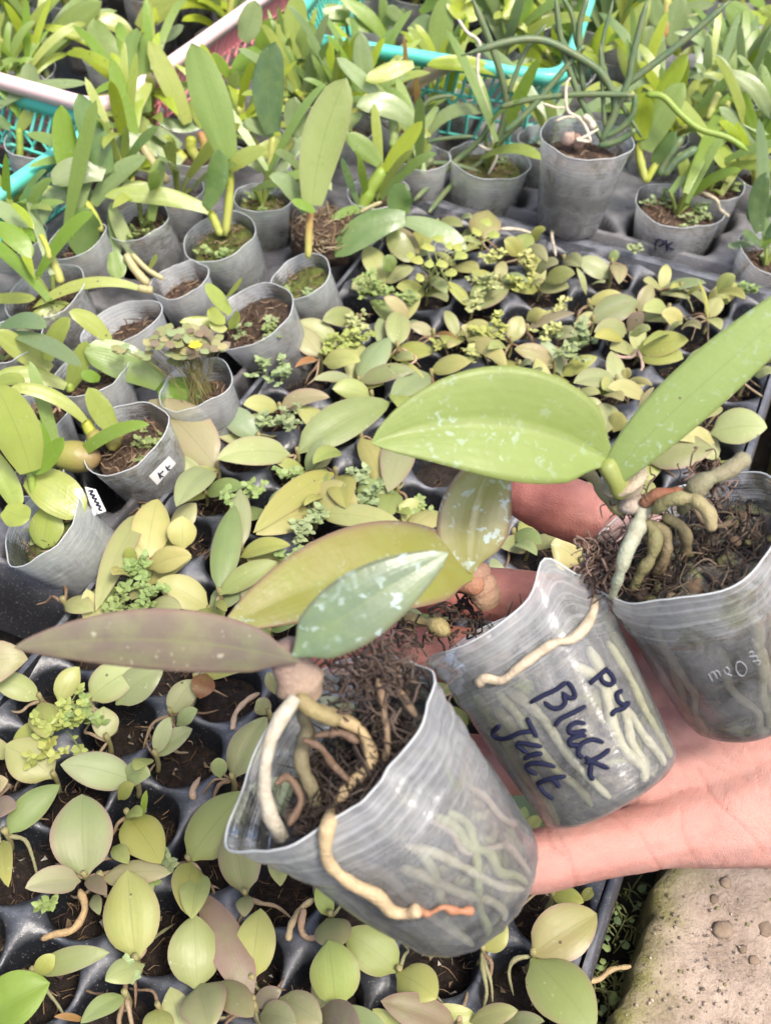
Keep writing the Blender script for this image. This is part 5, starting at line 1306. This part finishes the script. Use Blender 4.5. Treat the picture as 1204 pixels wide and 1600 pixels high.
tube(mb, drape(bv, [(468, 1095), (500, 1112), (535, 1125), (563, 1142), (578, 1172), (575, 1200), (545, 1228), (524, 1262), (510, 1300), (512, 1345), (545, 1378), (588, 1400), (612, 1424), (638, 1427), (655, 1421)], .003, .335, 6), lambda f: .0017 + .0005 * math.sin(f * 14) ** 2, lid((206, 182, 132)), 10, jitter=.25, c2=lid((226, 200, 160)))
tube(mb, drape(bv, [(652, 1421), (668, 1428), (690, 1418), (705, 1422), (722, 1424), (740, 1422)], .002, .40, 6), (.0012, .0010), lid((205, 140, 105)), 8, jitter=.8)
tube(mb, [PZ(x, y, z) for x, y, z in ((462, 1090, .318), (440, 1120, .316), (422, 1155, .316), (414, 1195, .318), (412, 1235, .321), (422, 1275, .326), (440, 1308, .330))], lambda f: .0021 + .0004 * math.sin(f * 9), lid((226, 218, 196)), 10, jitter=.2)
tube(mb, crom([PZ(x, y, z) for x, y, z in ((462, 1088, .322), (490, 1110, .322), (530, 1128, .324))], 6), .0024, lid((166, 152, 104)), 9, jitter=.2)
tube(mb, crom([PZ(x, y, z) for x, y, z in ((470, 1110, .335), (480, 1145, .338), (470, 1190, .338), (490, 1240, .340), (505, 1280, .345))], 6), .0023, lid((140, 134, 104)), 9, jitter=.3)
for L in (((472, 1155), (500, 1168), (520, 1195), (545, 1220)), ((490, 1150), (530, 1145), (560, 1160)), ((430, 1225), (450, 1215), (470, 1250), (450, 1290)), ((590, 1060), (600, 1110), (605, 1160), (600, 1190)), ((620, 1040), (625, 1080), (650, 1120))):
    tube(mb, crom([PZ(x, y, .333 + R.uniform(-.004, .003)) for x, y in L], 6), .0011, R.choice([lid((120, 95, 80)), lid((150, 125, 100)), lid((95, 80, 70))]), 7, jitter=.4)
mb.build('aerial_roots', M_ROOT, pc)
# frizz of black fern root above the rim
mb = MB()
for _ in range(150):
    x, y = R.gauss(585, 36), R.gauss(1060, 28); q = PZ(x, y, .335 + R.uniform(-.006, .012)); P = [q]
    for j in range(4): q = q + V((R.uniform(-1, 1), R.uniform(-1, 1), R.uniform(-.8, 1))) * .0042; P.append(q)
    tube(mb, crom(P, 3), .0002 + .00025 * R.random(), R.choice([(.03, .022, .02), (.06, .045, .04), (.10, .075, .06)]), 4, cap=False)
tag(mb.build('loose_fibres', M_DEB, pc), kind='stuff')
mb = MB()
tube(mb, crom([PZ(476, 1094, .331), PZ(468, 1066, .328), PZ(455, 1038, .326), PZ(438, 1002, .325)], 6), lambda f: .0058 * (1.0 + .18 * (2 * f - 1) ** 2) * (1 + .03 * math.sin(f * 60)), lid((205, 180, 152)), 16, jitter=.35, c2=lid((150, 124, 122)), flat=.75)
mb.build('stem', M_ROOT, pc)
hleaf(pc, [(468, 1034), (262, 978), (22, 1012)], (.318, .305, .300), 100, lid((150, 136, 124)) and tuple(x * .50 for x in lid((152, 138, 126))), M_DULL, 'dusty brown-purple leaf seen from underneath', (0, 0, -.1), fold=.10, shape='oval', edge=.6)
hleaf(pc, [(458, 1026), (555, 944), (700, 864)], (.317, .312, .318), 112, tuple(x * .62 for x in lid((136, 170, 134))), M_SPOT, 'blue-green leaf blotched with white residue', (.1, -.1, .25), fold=.22, shape='oval', edge=.35)
# --- middle pot
rc = PZ(795, 962, .418); ax = camdir(-.50, -.86, -.13); refB = camdir(.86, -.5, 0)
pkB = lambda th, t: (t ** 2 * .0008 * math.sin(th * 5), .0095 * math.exp(-((((th - 1.05 * sB) + math.pi) % (2 * math.pi) - math.pi) / .22) ** 2) + .0012 * math.sin(th * 4))
yB = ax.cross((refB - ax * refB.dot(ax)).normalized()); sB = 1 if yB.dot(FW) < 0 else -1
pb = thing('potted_orchid', 'middle held cup with black handwriting and a thick cream root across it', 'potted plant', rc, 'pots held in the hand')
CB = make_cup(rc, ax, .0345, .0262, .074, M_CUPB, pb, pkB, .82, M_MIX, nt_=96, nh=40, crum=.0022, ref=refB)
bits(pb, CB, 380, .025, 'fern_root_mix', [(.022, .018, .017), (.05, .036, .028), (.08, .058, .042), (.014, .011, .010), (.13, .10, .07)], .006, .018, .5, .0006, .8)
chips(pb, CB, 40, .026)
wall_roots(CB, 11, [(.34, .34, .18), (.40, .39, .22), (.28, .31, .14), (.36, .35, .24)], pb, .0017)
mb = MB(); bv = [CB.bvh]
tube(mb, drape(bv, [(745, 1071), (757, 1060), (783, 1063), (809, 1044), (841, 1020), (868, 1004), (889, 1000), (910, 984), (926, 956), (930, 928)], .0022, None, 6), lambda f: .0016 + .0003 * math.sin(f * 18), lid((228, 210, 182)), 10, jitter=.25)
tube(mb, crom([PZ(x, y, z) for x, y, z in ((590, 955, .43), (640, 968, .43), (675, 975, .425), (700, 990, .42))], 6), .0026, lid((190, 175, 120)), 9, jitter=.6)
tube(mb, crom([PZ(x, y, z) for x, y, z in ((880, 905, .41), (905, 890, .405), (912, 883, .405), (938, 920, .402))], 4), .0012, lid((190, 150, 130)), 8, jitter=.3)
mb.build('aerial_roots', M_ROOT, pb)
mb = MB()
for _ in range(60):
    x, y = R.choice([(700, 965), (725, 960), (640, 985)]); q = PZ(x + R.gauss(0, 18), y + R.gauss(0, 14), .424); P = [q]
    for j in range(4): q = q + V((R.uniform(-1, 1), R.uniform(-1, 1), R.uniform(-1, .8))) * .004; P.append(q)
    tube(mb, crom(P, 3), .00025 + .0003 * R.random(), R.choice([(.03, .022, .02), (.06, .045, .035), (.12, .08, .06)]), 4, cap=False)
tag(mb.build('loose_fibres', M_DEB, pb), kind='stuff')
mb = MB()
tube(mb, crom([PZ(764, 948, .418), PZ(758, 928, .416), PZ(748, 905, .414), PZ(740, 880, .413)], 6), lambda f: .0056 * (1.1 - .2 * f) * (1 + .06 * math.sin(f * 44)), lid((196, 160, 128)), 14, jitter=.35, c2=lid((180, 138, 118)), flat=.8)
tube(mb, crom([PZ(755, 918, .412), PZ(715, 908, .412), PZ(672, 918, .414), PZ(630, 935, .416)], 6), (.0045, .0022), lid((200, 140, 110)), 10, c2=lid((160, 80, 60)))
mb.build('stem', M_ROOT, pb)
hleaf(pb, [(745, 902), (600, 838), (345, 985)], (.410, .385, .36), 150, tuple(x * .72 for x in lid((172, 174, 66))), M_HERO, 'broad yellow-olive leaf flushed purple along its margin', (.0, .1, .2), fold=.25, shape='oval', edge=1.0, roll_=.15)
hleaf(pb, [(738, 895), (715, 815), (790, 690)], (.408, .405, .410), 118, tuple(x * .8 for x in lid((176, 178, 100))), M_SPOT, 'upright olive leaf speckled with white drops', (.2, 0, .1), fold=.45, shape='oval', edge=.95)
H = (740, 980, 3.7625)
ST = [(680, 330, 780, 245), (740, 275, 755, 318, 795, 338, 822, 318, 800, 272, 772, 248), (870, 372, 840, 392, 848, 435, 880, 455, 910, 443), (912, 438, 875, 478, 828, 492, 808, 522),
      (330, 445, 410, 400, 480, 368, 545, 320), (545, 320, 575, 355, 592, 405, 560, 416, 515, 382), (520, 392, 536, 440, 505, 474, 455, 472, 410, 438), (658, 462, 590, 498, 510, 540, 474, 582),
      (655, 568, 605, 560, 565, 580, 560, 615, 600, 622, 660, 605), (660, 640, 612, 638, 566, 662, 570, 692, 622, 692), (762, 678, 692, 660, 630, 690, 612, 740, 640, 772), (798, 715, 740, 760, 650, 802), (650, 762, 700, 792, 792, 832), (690, 800, 682, 865, 702, 900),
      (310, 532, 335, 580, 370, 650), (352, 612, 275, 620, 190, 655, 132, 650, 112, 618, 155, 575), (402, 702, 330, 690, 268, 680, 262, 700, 320, 742), (402, 742, 345, 750, 293, 776), (480, 822, 400, 800, 328, 804, 312, 832, 372, 866), (542, 876, 450, 890, 368, 920), (440, 882, 485, 915, 500, 945), (375, 920, 415, 975, 466, 1012)]
strokes(CB.bvh, ST, H, .0009, (.012, .014, .035), 'handwriting', pb)
# --- right pot
rc = PZ(1070, 838, .400); ax = camdir(-.44, -.80, .40); refA = camdir(.82, -.57, 0)
pa = thing('potted_orchid', 'held cup at the picture edge with broad green leaves and algae-stained plastic', 'potted plant', rc, 'pots held in the hand')
CA = make_cup(rc, ax, .0355, .0265, .076, M_CUPA, pa, lambda th, t: (t * t * .0012 * math.sin(th * 3 + 1), .001 * math.sin(th * 5)), .88, M_MIX, nt_=96, nh=40, crum=.0024, ref=refA)
bits(pa, CA, 420, .027, 'fern_root_mix', [(.022, .018, .017), (.05, .036, .028), (.08, .058, .042), (.014, .011, .010), (.13, .10, .07)], .005, .014, .5, .0005, .7)
chips(pa, CA, 45, .027)
wall_roots(CA, 9, [(.26, .24, .17), (.32, .29, .21), (.24, .24, .14)], pa, .0016)
mb = MB()
def rt_(L, r, c, c2=None): tube(mb, crom([PZ(x, y, z) for x, y, z in L], 7), r, lid(c), 10, jitter=.6, c2=lid(c2) if c2 else None)
rt_(((900, 728, .405), (925, 745, .402), (945, 775, .398), (975, 803, .39)), .0022, (176, 168, 118))
rt_(((1006, 788, .388), (1000, 808, .385), (992, 832, .382), (978, 862, .381), (968, 895, .383), (955, 935, .392)), lambda f: .0027 - .0012 * f ** 2, (200, 203, 180), (190, 200, 170))
rt_(((1020, 800, .382), (1045, 782, .376), (1080, 780, .374), (1105, 800, .372), (1112, 830, .372)), .0023, (138, 142, 92), (190, 175, 130))
rt_(((1062, 800, .392), (1078, 775, .384), (1100, 752, .38), (1135, 736, .38), (1168, 712, .382)), lambda f: .0022 + .001 * math.sin(f * 3), (140, 142, 108), (160, 155, 125))
rt_(((1000, 790, .385), (1030, 772, .382), (1065, 768, .382)), .0022, (150, 105, 82), (150, 80, 50))
rt_(((1005, 812, .388), (1022, 835, .387), (1018, 868, .388), (1000, 895, .392), (985, 930, .40)), .0021, (138, 136, 92), (150, 146, 100))
rt_(((1012, 815, .389), (1040, 835, .388), (1038, 870, .390), (1022, 900, .398)), .0019, (150, 142, 100), (120, 100, 75))
rt_(((1035, 805, .388), (1065, 825, .388), (1072, 850, .392), (1066, 880, .40)), .0018, (165, 158, 110), (110, 90, 70))
rt_(((1080, 790, .386), (1100, 815, .388), (1125, 822, .392), (1150, 812, .398)), .0012, (130, 112, 88), (90, 75, 60))
mb.build('aerial_roots', M_ROOT, pa)
mb = MB()
for _ in range(170):
    x, y = R.choice([(950, 860), (935, 880), (1100, 760), (945, 900), (985, 790)]); q = PZ(x + R.gauss(0, 16), y + R.gauss(0, 16), .396); P = [q]
    for j in range(4): q = q + V((R.uniform(-1, 1), R.uniform(-1, 1), R.uniform(-1, 1))) * .0035; P.append(q)
    tube(mb, crom(P, 3), .0002 + .0003 * R.random(), R.choice([(.05, .035, .03), (.12, .08, .06), (.22, .15, .12)]), 4, cap=False)
tag(mb.build('loose_fibres', M_DEB, pa), kind='stuff')
mb = MB()
tube(mb, crom([PZ(990, 800, .390), PZ(984, 770, .387), PZ(972, 745, .384)], 6), lambda f: .0062 * (1.0 + .2 * math.sin(f * 9)), lid((215, 200, 188)), 12, jitter=.7, c2=lid((205, 190, 160)))
mb.build('dry_sheath', M_ROOT, pa)
mb = MB()
tube(mb, crom([PZ(972, 775, .384), PZ(962, 745, .380), PZ(945, 715, .378)], 6), (.0042, .0052), tuple(x * .7 for x in lid((170, 182, 92))), 14, c2=tuple(x * .75 for x in lid((176, 192, 104))), flat=.7)
mb.build('stem', M_CANE, pa)
hleaf(pa, [(958, 724), (790, 575 + 40), (580, 692)], (.378, .362, .355), 178, tuple(x * .80 for x in lid((162, 186, 98))), M_HERO, 'broad glossy green leaf with faint scars, pointing away from the cup', (0, .1, .15), fold=.42, roll_=.12, shape='oval', edge=.1)
hleaf(pa, [(955, 745), (1035, 640), (1330, 405)], (.378, .362, .350), 90, tuple(x * .98 for x in lid((158, 184, 104))), M_HERO, 'long green leaf running out of the picture', (.1, .0, .1), fold=.10, shape='spat', edge=.1)
E_ = (1000, 900, 5.333)
strokes(CA.bvh, [(565, 815, 600, 880), (575, 815, 605, 800, 640, 858), (610, 800, 640, 790, 668, 835), (690, 780, 715, 760, 740, 790, 715, 815, 690, 785), (715, 815, 760, 830), (835, 712, 880, 760, 870, 820, 830, 830, 795, 780, 800, 725, 835, 712),
                 (895, 640, 935, 630, 930, 665, 905, 672), (925, 672, 965, 668, 965, 705, 930, 712), (965, 700, 1000, 715, 975, 745)], E_, .00022, (.22, .23, .25), 'embossed_lettering', pa, .0002, M_PAPER)
# chip of wet leaf stuck to the palm
mb = MB(); p = PZ(1102, 1138, .440); q = PZ(1085, 1133, .440)
leaf(mb, q, (p + q) * .5 + V((0, 0, .001)), PZ(1122, 1143, .440), px2m(20, p), (CAM - p).normalized(), lid((200, 205, 170)), 0, 'oval', .1, 6, 4, thick=.0006)
# hanging dead leaf of the dark one
o = mb.build('leaf_scrap', M_LEAF, origin=p); tag(o, 'wet pale scrap of leaf stuck on the palm by the right cup', 'leaf scrap')
mb = MB(); p = G(318, 1058, .012)
leaf(mb, G(322, 1052, .01), G(318, 1068, .02), G(312, 1092, .012), .012, (CAM - p).normalized(), lid((140, 75, 55)), 0, 'oval', .2, 8, 4)
tag(mb.build('dead_leaf', M_LEAF, origin=p), 'small rusty dead leaf below the dusty dark leaf', 'dead leaf')
